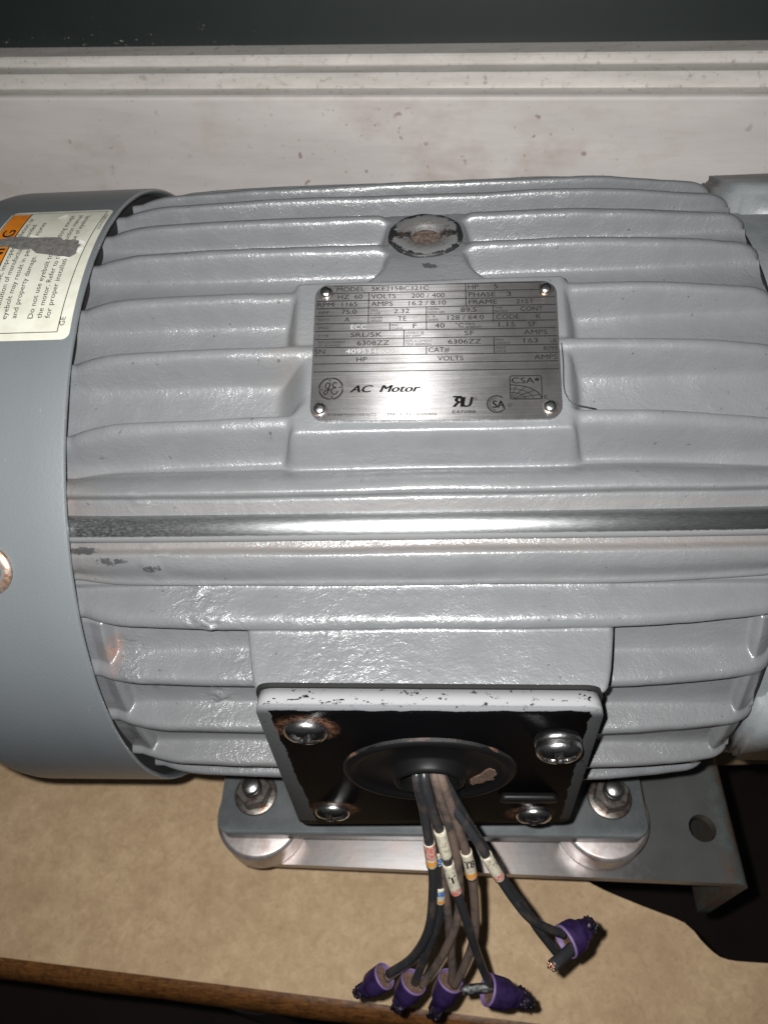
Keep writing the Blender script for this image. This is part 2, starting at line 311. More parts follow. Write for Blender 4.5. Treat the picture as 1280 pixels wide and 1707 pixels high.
# ------------------------------------------------------------------ object helpers (mm in, metres out)
def empty(name, loc, label=None, cat=None, group=None):
    o = bpy.data.objects.new(name, None); COL.objects.link(o); o.location = Vector(loc)*MM; o.empty_display_size = .02
    if label: o['label'] = label
    if cat: o['category'] = cat
    if group: o['group'] = group
    return o
def obj(name, verts, faces, m, parent=None, smooth=True, label=None, world=True, mats=None, fmat=None):
    me = bpy.data.meshes.new(name)
    v = np.asarray(verts, dtype=np.float64)*MM
    me.from_pydata([tuple(p) for p in v], [], [tuple(f) for f in faces])
    me.materials.append(MT[m])
    if mats:
        for q in mats: me.materials.append(MT[q])
    if fmat is not None: me.polygons.foreach_set('material_index', fmat)
    if smooth: me.polygons.foreach_set('use_smooth', [True]*len(me.polygons))
    me.update()
    o = bpy.data.objects.new(name, me); COL.objects.link(o)
    if parent is not None:
        o.parent = parent
        if world:
            q = parent; off = Vector((0, 0, 0))
            while q: off += q.location; q = q.parent
            o.location = -off
    if label: o['label'] = label
    return o
def tag(o, label=None, cat=None, group=None, kind=None):
    if label: o['label'] = label
    if cat: o['category'] = cat
    if group: o['group'] = group
    if kind: o['kind'] = kind
    return o
def autosmooth(o, deg=35):
    me = o.data; bm = bmesh.new(); bm.from_mesh(me)
    for e in bm.edges:
        if len(e.link_faces) == 2 and e.calc_face_angle(0) > R_(deg): e.smooth = False
    bm.to_mesh(me); bm.free(); return o
def bevel(o, wd, seg=3, deg=30):
    me = o.data; bm = bmesh.new(); bm.from_mesh(me)
    bmesh.ops.recalc_face_normals(bm, faces=bm.faces)
    es = [e for e in bm.edges if len(e.link_faces) == 2 and e.calc_face_angle(0) > R_(deg)]
    bmesh.ops.bevel(bm, geom=es, offset=wd*MM, segments=seg, affect='EDGES', clamp_overlap=True)
    for f in bm.faces: f.smooth = True
    bm.to_mesh(me); bm.free(); return o
def box(x0, x1, y0, y1, z0, z1):
    v = [(x, y, z) for x in (x0, x1) for y in (y0, y1) for z in (z0, z1)]
    return v, [(0, 1, 3, 2), (4, 6, 7, 5), (0, 4, 5, 1), (2, 3, 7, 6), (0, 2, 6, 4), (1, 5, 7, 3)]
class MB:
    def __init__(s): s.v = []; s.f = []; s.m = []
    def add(s, v, f, mi=0):
        k = len(s.v); s.v += [tuple(p) for p in v]; s.f += [tuple(i+k for i in q) for q in f]; s.m += [mi]*len(f)
def prism(outer, holes, z0, z1, tf=None):
    """flat plate of any outline, holes allowed; tf maps (u,v,w) to space"""
    loops = [list(outer)] + [list(h) for h in holes]; flat = [p for l in loops for p in l]; n = len(flat)
    tris = tessellate_polygon([[Vector((p[0], p[1], 0)) for p in l] for l in loops])
    T = tf or (lambda u, v, w_: (u, v, w_))
    vs = [T(p[0], p[1], z1) for p in flat] + [T(p[0], p[1], z0) for p in flat]; fs = []
    def ar(t): a, b, c = (flat[i] for i in t); return (b[0]-a[0])*(c[1]-a[1]) - (b[1]-a[1])*(c[0]-a[0])
    for t in tris:
        t = tuple(t) if ar(t) > 0 else tuple(reversed(t))
        fs.append(t); fs.append(tuple(i+n for i in reversed(t)))
    k = 0
    for li, l in enumerate(loops):
        a = sum(l[i][0]*l[(i+1) % len(l)][1] - l[(i+1) % len(l)][0]*l[i][1] for i in range(len(l)))
        ccw = (a > 0) == (li == 0)
        for i in range(len(l)):
            p, q = k+i, k+(i+1) % len(l)
            fs.append((q, p, p+n, q+n) if ccw else (p, q, q+n, p+n))
        k += len(l)
    return vs, fs
def rrect(x0, x1, y0, y1, r, n=7):
    pts = []
    for cx, cy, a in ((x1-r, y1-r, 0), (x0+r, y1-r, 90), (x0+r, y0+r, 180), (x1-r, y0+r, 270)):
        for i in range(n+1):
            t = R_(a + 90*i/n); pts.append((cx+r*math.cos(t), cy+r*math.sin(t)))
    return pts
def frame_of(ax):
    ax = Vector(ax).normalized(); h = Vector((0, 0, 1)) if abs(ax.z) < .9 else Vector((1, 0, 0))
    u = ax.cross(h).normalized(); return u, ax.cross(u).normalized(), ax
def lathe(profile, o, ax, n=48, rfun=None, capa=False, capb=False):
    """profile: list of (distance along axis, radius)"""
    u, v, a = frame_of(ax); o = Vector(o); vs = []; fs = []
    for (t, r) in profile:
        for i in range(n):
            q = 2*math.pi*i/n; rr = r*(rfun(t, q) if rfun else 1)
            vs.append(tuple(o + a*t + (u*math.cos(q)+v*math.sin(q))*rr))
    for j in range(len(profile)-1):
        for i in range(n):
            k = (i+1) % n; fs.append((j*n+i, j*n+k, (j+1)*n+k, (j+1)*n+i))
    if capa: fs.append(tuple(reversed(range(n))))
    if capb: fs.append(tuple((len(profile)-1)*n+i for i in range(n)))
    return vs, fs
def spline(pts, step=1.0):
    P = [Vector(p) for p in pts]; P = [P[0]*2-P[1]] + P + [P[-1]*2-P[-2]]; out = []
    for i in range(1, len(P)-2):
        n = max(2, int((P[i+1]-P[i]).length/step))
        for k in range(n):
            t = k/n; a, b, c, d = P[i-1], P[i], P[i+1], P[i+2]
            out.append(.5*((2*b) + (c-a)*t + (2*a-5*b+4*c-d)*t*t + (3*b-a-3*c+d)*t**3))
    out.append(P[-2]); return out
def tube(path, rad, n=16, cap=True):
    vs = []; fs = []; T0 = (path[1]-path[0]).normalized(); u = T0.orthogonal().normalized(); m = len(path)
    for j, p in enumerate(path):
        T = (path[min(j+1, m-1)]-path[max(j-1, 0)]).normalized(); u = (u - T*u.dot(T)).normalized(); v = T.cross(u)
        r = rad(j/(m-1)) if callable(rad) else rad
        for i in range(n):
            q = 2*math.pi*i/n; vs.append(tuple(p + (u*math.cos(q)+v*math.sin(q))*r))
    for j in range(m-1):
        for i in range(n):
            k = (i+1) % n; fs.append((j*n+i, j*n+k, (j+1)*n+k, (j+1)*n+i))
    if cap: fs.append(tuple(reversed(range(n)))); fs.append(tuple((m-1)*n+i for i in range(n)))
    return vs, fs
def head(o, ax, R, H, cross=.0, depth=1.6, spin=0., wd=.13, n=48, rings=20):
    """domed screw head with a cross recess"""
    u, v, a = frame_of(ax); o = Vector(o); vs = []; fs = []
    prof = [(1.0, 0.0), (1.0, .28)] + [(math.cos(t)**.8, .28+.72*math.sin(t)) for t in np.linspace(.02, math.pi/2-.02, rings)]
    for (r, h) in prof:
        for i in range(n):
            q = 2*math.pi*i/n; x, y = r*R*math.cos(q-spin), r*R*math.sin(q-spin); z = h*H
            if cross > 0:
                d = min(max(abs(x)/(cross*R), abs(y)/(wd*R)), max(abs(y)/(cross*R), abs(x)/(wd*R)))
                z -= depth*min(1, max(0, (1.12-d)/.2)) if h > .28 else 0
            vs.append(tuple(o + a*z + u*(r*R*math.cos(q)) + v*(r*R*math.sin(q))))
    m = len(prof)
    for j in range(m-1):
        for i in range(n):
            k = (i+1) % n; fs.append((j*n+i, j*n+k, (j+1)*n+k, (j+1)*n+i))
    fs.append(tuple((m-1)*n+i for i in range(n))); return vs, fs
_txt = {}
def text2d(s, bold=0., shear=0.):
    key = (s, bold, shear)
    if key in _txt: return _txt[key]
    cu = bpy.data.curves.new('t', 'FONT'); cu.body = s; cu.size = 1; cu.resolution_u = 3; cu.offset = bold; cu.shear = shear; cu.fill_mode = 'FRONT' if hasattr(cu, 'fill_mode') else cu.fill_mode
    o = bpy.data.objects.new('t', cu); COL.objects.link(o)
    dg = bpy.context.evaluated_depsgraph_get(); dg.update(); e = o.evaluated_get(dg); me = e.to_mesh()
    v = [(p.co.x, p.co.y) for p in me.vertices]; f = [tuple(p.vertices) for p in me.polygons]; e.to_mesh_clear()
    bpy.data.objects.remove(o); bpy.data.curves.remove(cu)
    _txt[key] = (v, f); return _txt[key]
def put_text(mb, s, u, v, h, width=None, tf=None, mi=0, bold=.0, shear=0., mirror=False, right=False):
    """cap height h (mm); fitted to width if given"""
    vs, fs = text2d(s, 0., shear)
    if not vs: return
    x0 = min(p[0] for p in vs); x1 = max(p[0] for p in vs); sy = h/.70; sx = (width/(x1-x0)) if width else sy
    if mirror: P = [((x1-p[0])*sx, p[1]*sy) for p in vs]; fs = [tuple(reversed(f)) for f in fs]
    else: P = [((p[0]-x0)*sx, p[1]*sy) for p in vs]
    for k in ((0,) if not bold else (-1, 0, 1)):
        mb.add([tf(u+a+k*bold*h*1.1, v+b) for a, b in P], fs, mi)
def ribbon(mb, pts, wd, tf, mi=0, closed=False):
    n = len(pts); vs = []; fs = []
    for i in range(n):
        a = pts[(i-1) % n] if (closed or i > 0) else pts[i]; b = pts[(i+1) % n] if (closed or i < n-1) else pts[i]
        dx, dy = b[0]-a[0], b[1]-a[1]; l = math.hypot(dx, dy) or 1; nx, ny = -dy/l*wd/2, dx/l*wd/2
        vs += [tf(pts[i][0]+nx, pts[i][1]+ny), tf(pts[i][0]-nx, pts[i][1]-ny)]
    for i in range(n if closed else n-1):
        j = (i+1) % n; fs.append((2*i+1, 2*j+1, 2*j, 2*i))
    mb.add(vs, fs, mi)
def arc(cx, cy, rx, ry, a0, a1, n=24): return [(cx+rx*math.cos(R_(a0+(a1-a0)*i/n)), cy+ry*math.sin(R_(a0+(a1-a0)*i/n))) for i in range(n+1)]
def sp2(pts, step=.15): return [(p.x, p.y) for p in spline([(a, b, 0) for a, b in pts], step)]

# ------------------------------------------------------------------ the setting
def sweep_x(profile, x0, x1, name, m, parent=None, rot=0, org=(0, 0, 0)):
    c, s = math.cos(rot), math.sin(rot); vs = []
    for x in (x0, x1):
        for (y, z) in profile: vs.append((org[0]+x*c-y*s, org[1]+x*s+y*c, z))
    n = len(profile); fs = [(i, i+1, n+i+1, n+i) for i in range(n-1)]
    o = obj(name, vs, fs, m, parent, smooth=False); return o
WR = -R_(5.9); WO = (-17, 150.5, 0)
o = sweep_x([(0, -228), (0, 108.6), (.5, 109.9), (1.6, 110.4)], -520, 520, 'wall', 'wall', None, WR, WO); tag(o, 'white painted board with brown specks behind the motor', kind='structure')
o = sweep_x([(1.6, 110.4), (8.4, 110.6), (8.8, 111.2), (8.8, 116.6), (9.4, 117.3), (17.0, 117.5), (17.6, 118.0), (17.8, 121.2), (18.6, 122.0), (30, 122.3), (30.3, 118)], -520, 520, 'wall_moulding', 'trim', None, WR, WO); tag(o, 'stepped grubby white moulding along the top of the board', kind='structure')
o = sweep_x([(29.5, 119), (29.5, 700)], -900, 900, 'upper_wall', 'green', None, WR, WO); tag(o, 'dark green painted wall above the white moulding', kind='structure')
vs, fs = prism([(-2500, -2500), (2500, -2500), (2500, 600), (-2500, 600)], [], -1010, -1000)
o = obj('floor', vs, fs, 'floor', None, False); tag(o, 'dark floor far below the workbench', kind='structure')
# workbench: a beige top with a curved cut-out at the right, wooden front edge
bench = empty('workbench', (-100, -50, -1000), 'beige laminate workbench with wooden front edge and curved cutout beneath the motor', 'workbench')
fe = lambda x: -169.3 - (x+256.1)*.0818
notch = spline([(600, -170, 0), (250, -166, 0), (188, -164, 0), (167, -162.8, 0), (159.6, -159.5, 0), (153.5, -153, 0), (146.3, -144.5, 0), (124, -136.2, 0), (97.5, -125.3, 0), (84, -114, 0), (92, -92, 0), (130, -60, 0), (200, -42, 0), (600, -40, 0)], 6)
outer = [(-520, fe(-520)), (600, fe(600))] + [(p.x, p.y) for p in notch] + [(600, 90), (-520, 205)]
vs, fs = prism(outer, [], -258, -228); autosmooth(obj('bench_top', vs, fs, 'bench', bench))
prof = [(.3, -228.6)] + [(-1.5-8.5*math.sin(t), -242.5+13.5*math.cos(t)) for t in np.linspace(.1, math.pi-.1, 12)] + [(.3, -256.5)]
vs = []
for x in np.linspace(-520, 600, 60):
    for (y, z) in prof: vs.append((x, fe(x)+y+.4*math.sin(x*.31)*math.sin(x*.07), z))
n = len(prof); fs = [(j*n+i, (j+1)*n+i, (j+1)*n+i+1, j*n+i+1) for j in range(59) for i in range(n-1)]
obj('edge_strip', vs, fs, 'wood', bench)
for lx, ly in ((-142, -176), (430, -190), (-480, 140), (560, 40)):
    vs, fs = lathe([(-1000, 8), (-262, 8), (-258.2, 8)], (lx, ly, 0), (0, 0, 1), 24, capa=True); obj('leg', vs, fs, 'tube', bench)

# ------------------------------------------------------------------ steel support plate, spacers, bolts
ch = empty('steel_channel', (25, 0, -228), 'flat steel support plate folded down at its ends with one round hole on the right', 'steel plate')
ty = lambda x: -134.2 - (x+20)*.026
outl = [(-100, ty(-100)), (153, ty(153)), (153, 128), (-100, 134)]
hole = [(143.4+7*math.cos(-t), -112.1+7*math.sin(-t)) for t in np.linspace(0, 2*math.pi, 28, endpoint=False)]
vs, fs = prism(outl, [hole], -160, -153); o = obj('web', vs, fs, 'steel', ch, False)
# right fold: quarter bend then flange, with real thickness
def fold(xa, sgn, y0=None):
    pr = []; 
    for t in np.linspace(0, math.pi/2, 8): pr.append((xa+sgn*9*math.sin(t), -162+9*math.cos(t)))
    pr.append((xa+sgn*9, -228))
    inn = [(xa+sgn*2, -228)] + [(xa+sgn*2*math.sin(t), -162+2*math.cos(t)) for t in np.linspace(math.pi/2, 0, 8)]
    loop = pr + inn; n = len(loop); vs = [(x, ty(x) if y0 is None else y0, z) for x, z in loop] + [(x, 130, z) for x, z in loop]
    fs = [(i, (i+1) % n, n+(i+1) % n, n+i) for i in range(n)]
    k = len(pr)
    for i in range(k-1):
        j = n-1-i; fs.append((i, j, j-1, i+1)) if j-1 > i+1 else None
        fs.append((n+i, n+i+1, n+j-1, n+j)) if j-1 > i+1 else None
    return vs, fs
vs, fs = fold(153, 1); o = autosmooth(obj('flange', vs, fs, 'steel', ch)); 
vs, fs = fold(-100, -1, -62); autosmooth(obj('flange', vs, fs, 'steel', ch))
SP = [(-89.5, -112.5), (89.0, -111.5), (-89.5, 108), (89.0, 108)]
SL = ['aluminium spacer disc under the left end of the front foot', 'aluminium spacer disc under the right end of the front foot', 'aluminium spacer disc under the left rear foot', 'aluminium spacer disc under the right rear foot']
for (sx, sy), lb in zip(SP[:2], SL):
    pr = [(0, 20), (0, 21.6), (1, 22.6), (18.2, 22.6), (19.8, 21.2), (20, 20.4), (20, 5.2), (0, 5.2), (0, 20)]
    vs, fs = lathe(pr, (sx, sy, -153), (0, 0, 1), 72)
    o = autosmooth(obj('spacer_disc', vs, fs, 'alu')); tag(o, lb, 'spacer', 'round spacers under the motor foot')
for (sx, sy), lb in zip([(-89, -107.5), (89.2, -107.5)], ['zinc stud with rusty hex nut on the left end of the motor foot', 'zinc stud with rusty hex nut on the right end of the motor foot']):
    b = empty('foot_bolt', (sx, sy, -118), lb, 'bolt', 'nuts and studs holding down the motor foot')
    vs, fs = lathe([(0.02, 6), (0.02, 10.4), (1.2, 10.9), (1.6, 10.2), (1.6, 5.5)], (sx, sy, -118), (0, 0, 1), 40); obj('washer', vs, fs, 'nut', b)
    pts = [(8.9*math.cos(R_(60*i+12)), 8.9*math.sin(R_(60*i+12))) for i in range(6)]
    vs, fs = prism([(sx+a, sy+c) for a, c in pts], [], -116.3, -108.8); autosmooth(bevel(obj('nut', vs, fs, 'nut', b), .5, 1), 20)
    pr = []
    for i in range(48):
        pr.append((-33+i*1.0, 4.95 if i % 2 else 4.45))
    pr += [(15.0, 4.6), (16.0, 3.7)]
    vs, fs = lathe(pr, (sx, sy, -118), (0, 0, 1), 32, capb=True); autosmooth(obj('stud', vs, fs, 'zinc', b), 50)

# ------------------------------------------------------------------ the motor
motor = empty('electric_motor', (0, 0, -133), 'grey finned cast iron electric motor with steel nameplate and black cover plate', 'electric motor')
rng = np.random.default_rng(5)
def vnoise(a, b, sa, sb, seed):
    r = np.random.default_rng(seed); g = r.random((260, 260))-.5
    x = a/sa+60; y = b/sb+60; xi = np.floor(x).astype(int); yi = np.floor(y).astype(int); fx = x-xi; fy = y-yi
    fx = fx*fx*(3-2*fx); fy = fy*fy*(3-2*fy); G = lambda i, j: g[i % 260, j % 260]
    return (G(xi, yi)*(1-fx)*(1-fy)+G(xi+1, yi)*fx*(1-fy)+G(xi, yi+1)*(1-fx)*fy+G(xi+1, yi+1)*fx*fy)*2
def ss(a, b, x): t = np.clip((x-a)/(b-a), 0, 1); return t*t*(3-2*t)
RF = 120.5
def body():
    fine = np.arange(-34, 118, .17); coarse = np.arange(118.5, 325.5, .7)
    ph = np.concatenate([fine, coarse]); xs = np.concatenate([np.arange(-118, -94, .5), np.arange(-94, 95, .9), np.arange(95, 109.3, .4)])
    P, Xx = np.meshgrid(ph, xs, indexing='ij'); pr = np.radians(P)
    quad = np.mod(P+45, 360)//90      # 0 front, 1 top, 2 back, 3 bottom
    loc = np.mod(P+45, 90)-45         # degrees from the quadrant's middle
    tl = np.sign(loc)*(ss(0, 1, np.clip((np.abs(loc)-38.5)/13, 0, 1))*45)
    mid = quad*90
    # direction in which the fins grow: straight out in each quadrant, radial towards the 45 degree strips
    wgt = ss(38.6, 40.2, np.abs(loc)); dirang = np.radians(mid + np.sign(loc)*45*wgt)
    w = RF*np.sin(np.radians(loc))    # across the fins
    top = (quad == 1); front = (quad == 0)
    # outer radius along the length
    c = np.where(Xx < 0, np.maximum(0, (-Xx-45)/60)**2*1.6, np.maximum(0, (Xx-45)/60)**2*4.2)
    Rx = 131 - c
    Rx = Rx - np.where(Xx < -92, (np.clip((-Xx-92)/17., 0, 1))**2*2.6, 0)
    e = np.clip((Xx-101)/8.6, 0, 1); Rx = Rx - (1-np.sqrt(np.clip(1-e*e, 0, 1)))*5.0
    wob = vnoise(Xx, P*2.3, 22, 7, 1)*.22 + vnoise(Xx, P*2.3, 5, 4, 2)*.07
    # a quadrant coordinate for the fins: in the top one w runs to the back
    lists = {1: [-68.8, -48.0, -28.4, -8.0, 10.0, 27.8, 46.5, 66], 0: [-66, -46, -21, 7.3, -7.3+14, 0, 0], 2: [-66, -45, -22, 0, 22, 45, 66], 3: [-66, -45, -22, 0, 22, 45, 66]}
    lists[0] = [66.3, 45.4, 21.6, -7.4, -34, -56]
    h = np.zeros_like(P)
    cosl = np.cos(np.radians(loc))
    for q, cs in lists.items():
        sel = quad == q
        for ci, cc in enumerate(cs):
            cw = cc
            u = w - cw + vnoise(Xx, np.full_like(P, cw), 40, 9, 11+ci)*.45
            H = np.sqrt(np.maximum(Rx**2 - w**2, 1)) - RF*cosl + wob
            t = 2.25 + vnoise(Xx, np.full_like(P, cw), 35, 9, 71+ci)*.25
            au = np.abs(u); capz = np.where(au < t, H - (t-np.sqrt(np.maximum(t*t-au*au, 0)))*.95, 0)
            side = np.where(au >= t, (H-t*.95)*np.clip(1-(au-t)/1.3, 0, 1), 0)
            fil = 2.4*np.exp(-np.maximum(au-t-.6, 0)/1.9)
            hh = np.where(au < t, capz, np.maximum(side, fil))
            h = np.where(sel, np.maximum(h, hh), h)
    # raised platform and lips each side of the machined rail
    for base in (45, 135, 225, 315):
        d = np.mod(P-base+180, 360)-180
        up = d if base in (45,) else -d
        U_ = [-14, -11, -9, -8.1, -7.6, -7.35, -6.7, -5.95, -5.75, -5.4, -4.9, -4.5, -4.2, -3.9, -2.4, 1.0, 3.3, 3.6, 3.85, 4.2, 4.7, 5.1, 5.4, 5.8, 6.8, 8.5, 12]
        H_ = [0, 1.2, 2.6, 3.8, 6.2, 7.2, 7.6, 7.3, 8.3, 9.1, 9.5, 9.2, 8.4, 7.2, 6.4, 6.4, 7.4, 7.0, 8.8, 9.6, 9.8, 9.2, 7.2, 4.0, 1.9, .6, 0]
        upw = up + vnoise(Xx, P*2.3, 30, 5, 40)*.16
        ht = np.interp(upw, U_, H_) - (131-Rx)*.55*(np.abs(up) < 8.3)
        h = np.maximum(h, np.where(np.abs(d) < 12, ht, 0))
    # raised end band of the lower fins
    eb = np.maximum(1-ss(-105.0, -102.4, Xx), ss(101.0, 103.4, Xx)) * (np.abs(w) < 62)
    edge_h = np.sqrt(np.maximum((Rx-2.4)**2-w**2, 1)) - RF*cosl
    h = np.where((quad != 1), np.maximum(h, eb*edge_h), h)

    # eyebolt boss and nameplate pad on the top quadrant (w runs towards the back there)
    wt = -w if False else w
    yy = -RF*np.cos(pr); zz = RF*np.sin(pr)
    flare = 12.5 + 7*np.clip((-yy-12)/12, 0, 1)**2
    bm_ = (1-ss(flare, flare+3.0, np.abs(Xx-1.5)))*ss(-30, -26, yy)*(1-ss(18.5, 21.5, yy))
    ztop = np.where(yy > -14, 129.2, np.sqrt(np.maximum(129.95**2-yy**2, 1))); ztop = ztop - 9*ss(11.5, 20, yy)
    ztop = ztop - 3.2*(1-ss(5.8, 6.6, np.hypot(Xx-1.5, yy+1.3)))
    hb = ztop - zz
    h = np.where(top, h*(1-bm_)+bm_*hb, h)
    padz = 121-.9 + (yy+50)*.412
    rr = 3.6
    soft = ss(-68, -62, yy)*(1-ss(-52, -47, yy))*4.5
    mx = ss(-40.5-rr-soft*.6, -40.5+1.0+soft, Xx-3.7+3)*(1-ss(44.5-1, 44.5+rr, Xx)); my = ss(-76.3, -72.6, yy)*(1-ss(-26.5, -23.0, yy))
    pad = mx*my
    h = np.where(top, np.maximum(h, pad*(padz-zz)), h)
    # conduit boss on the front quadrant
    slant = 51.3 + (62-zz)*.012 + 6*ss(56, 65, zz)**2
    bx = 1-ss(slant-1.2, slant+2.4, np.abs(Xx-.5)); bz = ss(-66, -62, zz)*(1-ss(61.0, 65.0, zz)*.72-ss(64, 73.5, zz)*.28)
    corner = 1-ss(58, 66, np.hypot(np.maximum(np.abs(Xx-.5)-(slant-9), 0)*.9+57, np.maximum(zz-53, 0)*0)) if False else 1
    hb2 = 132.2 + yy
    h = np.where(front, np.maximum(h, bx*bz*corner*hb2), h)
    # casting unevenness and blemishes
    h = h + wob*.6
    for (bxx, bph, rad, am) in ((-70, 35.6, 3.5, 1.3), (-66, 33.6, 2.6, 1.0), (-23, 29.0, 7, .5), (-14, 29.8, 5, .6), (-92, 16.5, 3.2, .9), (-72, 13.0, 3, .8), (-55, 20, 3, .5), (-60, 8.4, 2.2, .9), (18, 34, 5, .3), (-88, 49, 3, .4), (-83, 40.6, 4, .5)):
        dd = np.hypot((Xx-bxx), (P-bph)*2.3)
        h = h + am*np.exp(-(dd/rad)**2)*(.6+vnoise(Xx, P*2.3, 1.4, 1.2, 31)*1.6)
    # soften edges a little
    n = len(ph)
    for _ in range(2):
        g = h.copy(); g[1:-1] = .25*h[:-2]+.5*h[1:-1]+.25*h[2:]; h = g
    for _ in range(1):
        g = h.copy(); g[:, 1:-1] = .25*h[:, :-2]+.5*h[:, 1:-1]+.25*h[:, 2:]; h = g
    y = -RF*np.cos(pr) - h*np.cos(dirang); z = RF*np.sin(pr) + h*np.sin(dirang)
    V = np.stack([Xx, y, z], -1).reshape(-1, 3); nx = len(xs)
    i = np.arange(n)[:, None]; j = np.arange(nx-1)[None, :]; i2 = (i+1) % n
    Fq = np.stack([i*nx+j, i*nx+j+1, i2*nx+j+1, i2*nx+j], -1).reshape(-1, 4)
    me = bpy.data.meshes.new('frame_casting'); me.vertices.add(len(V)); me.vertices.foreach_set('co', (V*MM).ravel())
    me.loops.add(len(Fq)*4); me.loops.foreach_set('vertex_index', Fq.ravel()); me.polygons.add(len(Fq))
    me.polygons.foreach_set('loop_start', np.arange(len(Fq))*4); me.polygons.foreach_set('loop_total', np.full(len(Fq), 4))
    me.polygons.foreach_set('use_smooth', np.ones(len(Fq), bool)); me.update(calc_edges=True); me.validate()
    dirt = (ss(36.5, 37.5, P)*(1-ss(50, 51, P)))*.12
    dirt = np.maximum(dirt, .95*np.exp(-((P-41.3)/.85)**2)); dirt = np.maximum(dirt, .55*np.exp(-((P-47.1)/.8)**2))
    dirt = np.maximum(dirt, (1-ss(-112, -88, Xx))*ss(36, 38, P)*(1-ss(51, 53, P))*.5)
    dirt = np.maximum(dirt, .5*np.exp(-((Xx+53.5)/3.0)**2-((P-16)/3.5)**2))
    dirt = np.maximum(dirt, .18*np.exp(-((P-2)/14.)**2)); dirt = np.maximum(dirt, .45*np.exp(-((Xx+42)/7.)**2-((yy+47)/14.)**2))
    rust = np.exp(-((Xx+104)/2.4)**2-((P-24.8)/1.9)**2)*.7 + np.exp(-((Xx+52.5)/1.8)**2-((P-20.5)/1.4)**2)*.9 + np.exp(-((Xx+12)/1.3)**2-((yy+2)/1.2)**2)*1.6*(z > 120) + np.exp(-((Xx+117)/6)**2-((P-47)/2)**2)*.6
    rust = rust + .9*np.exp(-((Xx-5)/2)**2-((yy-14.5)/.8)**2)*(z > 120)
    black = np.exp(-((Xx+97)/8)**2-((P-39.9)/.35)**2)*.62 + np.exp(-((Xx+84)/6)**2-((P-39.5)/.3)**2)*.55 + np.exp(-((Xx+106)/5)**2-((P-41.0)/.5)**2)*1.2
    black = black + .52*np.exp(-((Xx+10)/60.)**2-((z-61.4)/.6)**2)*(y < -126) + 1.2*np.exp(-(((Xx-2.5)+(yy+17.5)*.8)/2.4)**2-((yy+17.5)/1.3)**2)*(z > 110)*.9
    lump = np.exp(-((Xx+26)/22)**2-((P-31)/6.)**2)*.6 + np.exp(-((Xx+72)/12)**2-((P-35)/3.)**2)*1.0 + np.exp(-((Xx+98)/6)**2-((P-22)/6.)**2)*1.2 + np.exp(-((Xx+75)/10)**2-((P-14)/5.)**2)*.7 + np.exp(-((Xx+60)/10)**2-((P-22)/4.)**2)*.6 + np.exp(-((Xx+88)/10)**2-((P-48)/3.)**2)*.4
    for nm, arr in (('lump', lump), ('dirt', dirt), ('rust', rust), ('black', black)):
        a = me.attributes.new(nm, 'FLOAT', 'POINT'); a.data.foreach_set('value', np.clip(arr, 0, 2).astype(np.float32).ravel())
    me.materials.append(MT['casting'])
    o = bpy.data.objects.new('frame_casting', me); COL.objects.link(o); o.parent = motor; o.location = -motor.location
body()
# machined rail at 45 degrees
def rail():
    vs = []; fs = []; sec = []
    ax_n = Vector((0, -math.cos(R_(44.2)), math.sin(R_(44.2)))); ax_t = Vector((0, math.sin(R_(44.2)), math.cos(R_(44.2))))
    prof = [(-4.4, 124.5), (-4.15, 127.4)] + [(4.1*math.sin(t), 127.6+3.4*math.cos(t)) for t in np.linspace(-1.45, 1.45, 22)] + [(4.15, 127.4), (4.4, 124.5)]
    xs = np.concatenate([np.linspace(-116, 96, 120), np.linspace(97, 112, 12)])
    for x in xs:
        dr = -(max(0, (abs(x)-45)/60)**2)*(1.2 if x < 0 else 1.3)
        for (t, r) in prof:
            p = ax_n*(r+dr) + ax_t*t; vs.append((x, p.y, p.z))
    n = len(prof); fs = [(j*n+i, (j+1)*n+i, (j+1)*n+i+1, j*n+i+1) for j in range(len(xs)-1) for i in range(n-1)]
    fs = [tuple(reversed(f)) for f in fs]
    obj('machined_rail', vs, fs, 'rail', motor, label='bright bare metal rail running along the casting')
rail()
# long front foot and rear foot with the webs that join them to the frame
for sgn, nm in ((-1, 'foot'), (1, 'foot')):
    ya, yb = (-125, -62) if sgn < 0 else (62, 125)
    vs, fs = prism(rrect(-107, 106, ya, yb, 5, 5), [], -133, -118.6); o = bevel(obj('mounting_foot', vs, fs, 'foot', motor), 2.2, 3)
    for xx in (-84, 0, 84):
        vs, fs = box(xx-9, xx+9, min(ya, yb)+(32 if sgn < 0 else 12), max(ya, yb)-(12 if sgn < 0 else 32), -120, -62); bevel(obj('foot_web', vs, fs, 'foot', motor), 2, 2)
# end bell on the drive side
pr = [(109.7, 100), (109.7, 118.2), (110.6, 119.6), (114, 119.8), (128, 119.6), (136, 117), (146, 100), (152, 60), (153, 0.5)]
vs, fs = lathe(pr, (0, 0, 0), (1, 0, 0), 96); bell = autosmooth(obj('end_bell', vs, fs, 'foot', motor, label='grey end bell beyond the right end of the fins'), 40)
pr = [(108.6, 118), (108.8, 120.7), (110.0, 120.7), (111.4, 108)]; vs, fs = lathe(pr, (0, 0, 0), (1, 0, 0), 96); obj('end_seam', vs, fs, 'gasket', motor)
for a0, a1, rr_, xa, xb in ((-7, 13, 126.5, 111.3, 150), (102, 121, 128.5, 111.5, 150), (194, 216, 128, 108, 132), (284, 306, 128, 108, 132)):
    vs = []; 
    for x in (xa, xb):
        for r in (105, rr_):
            for a in (a0, a1): vs.append((x, -r*math.cos(R_(a)), r*math.sin(R_(a))))
    fs = [(0, 1, 3, 2), (4, 6, 7, 5), (0, 4, 5, 1), (2, 3, 7, 6), (0, 2, 6, 4), (1, 5, 7, 3)]
    o = obj('bolt_lug', vs, fs, 'foot', bell, world=True); bevel(o, 2.5, 3)
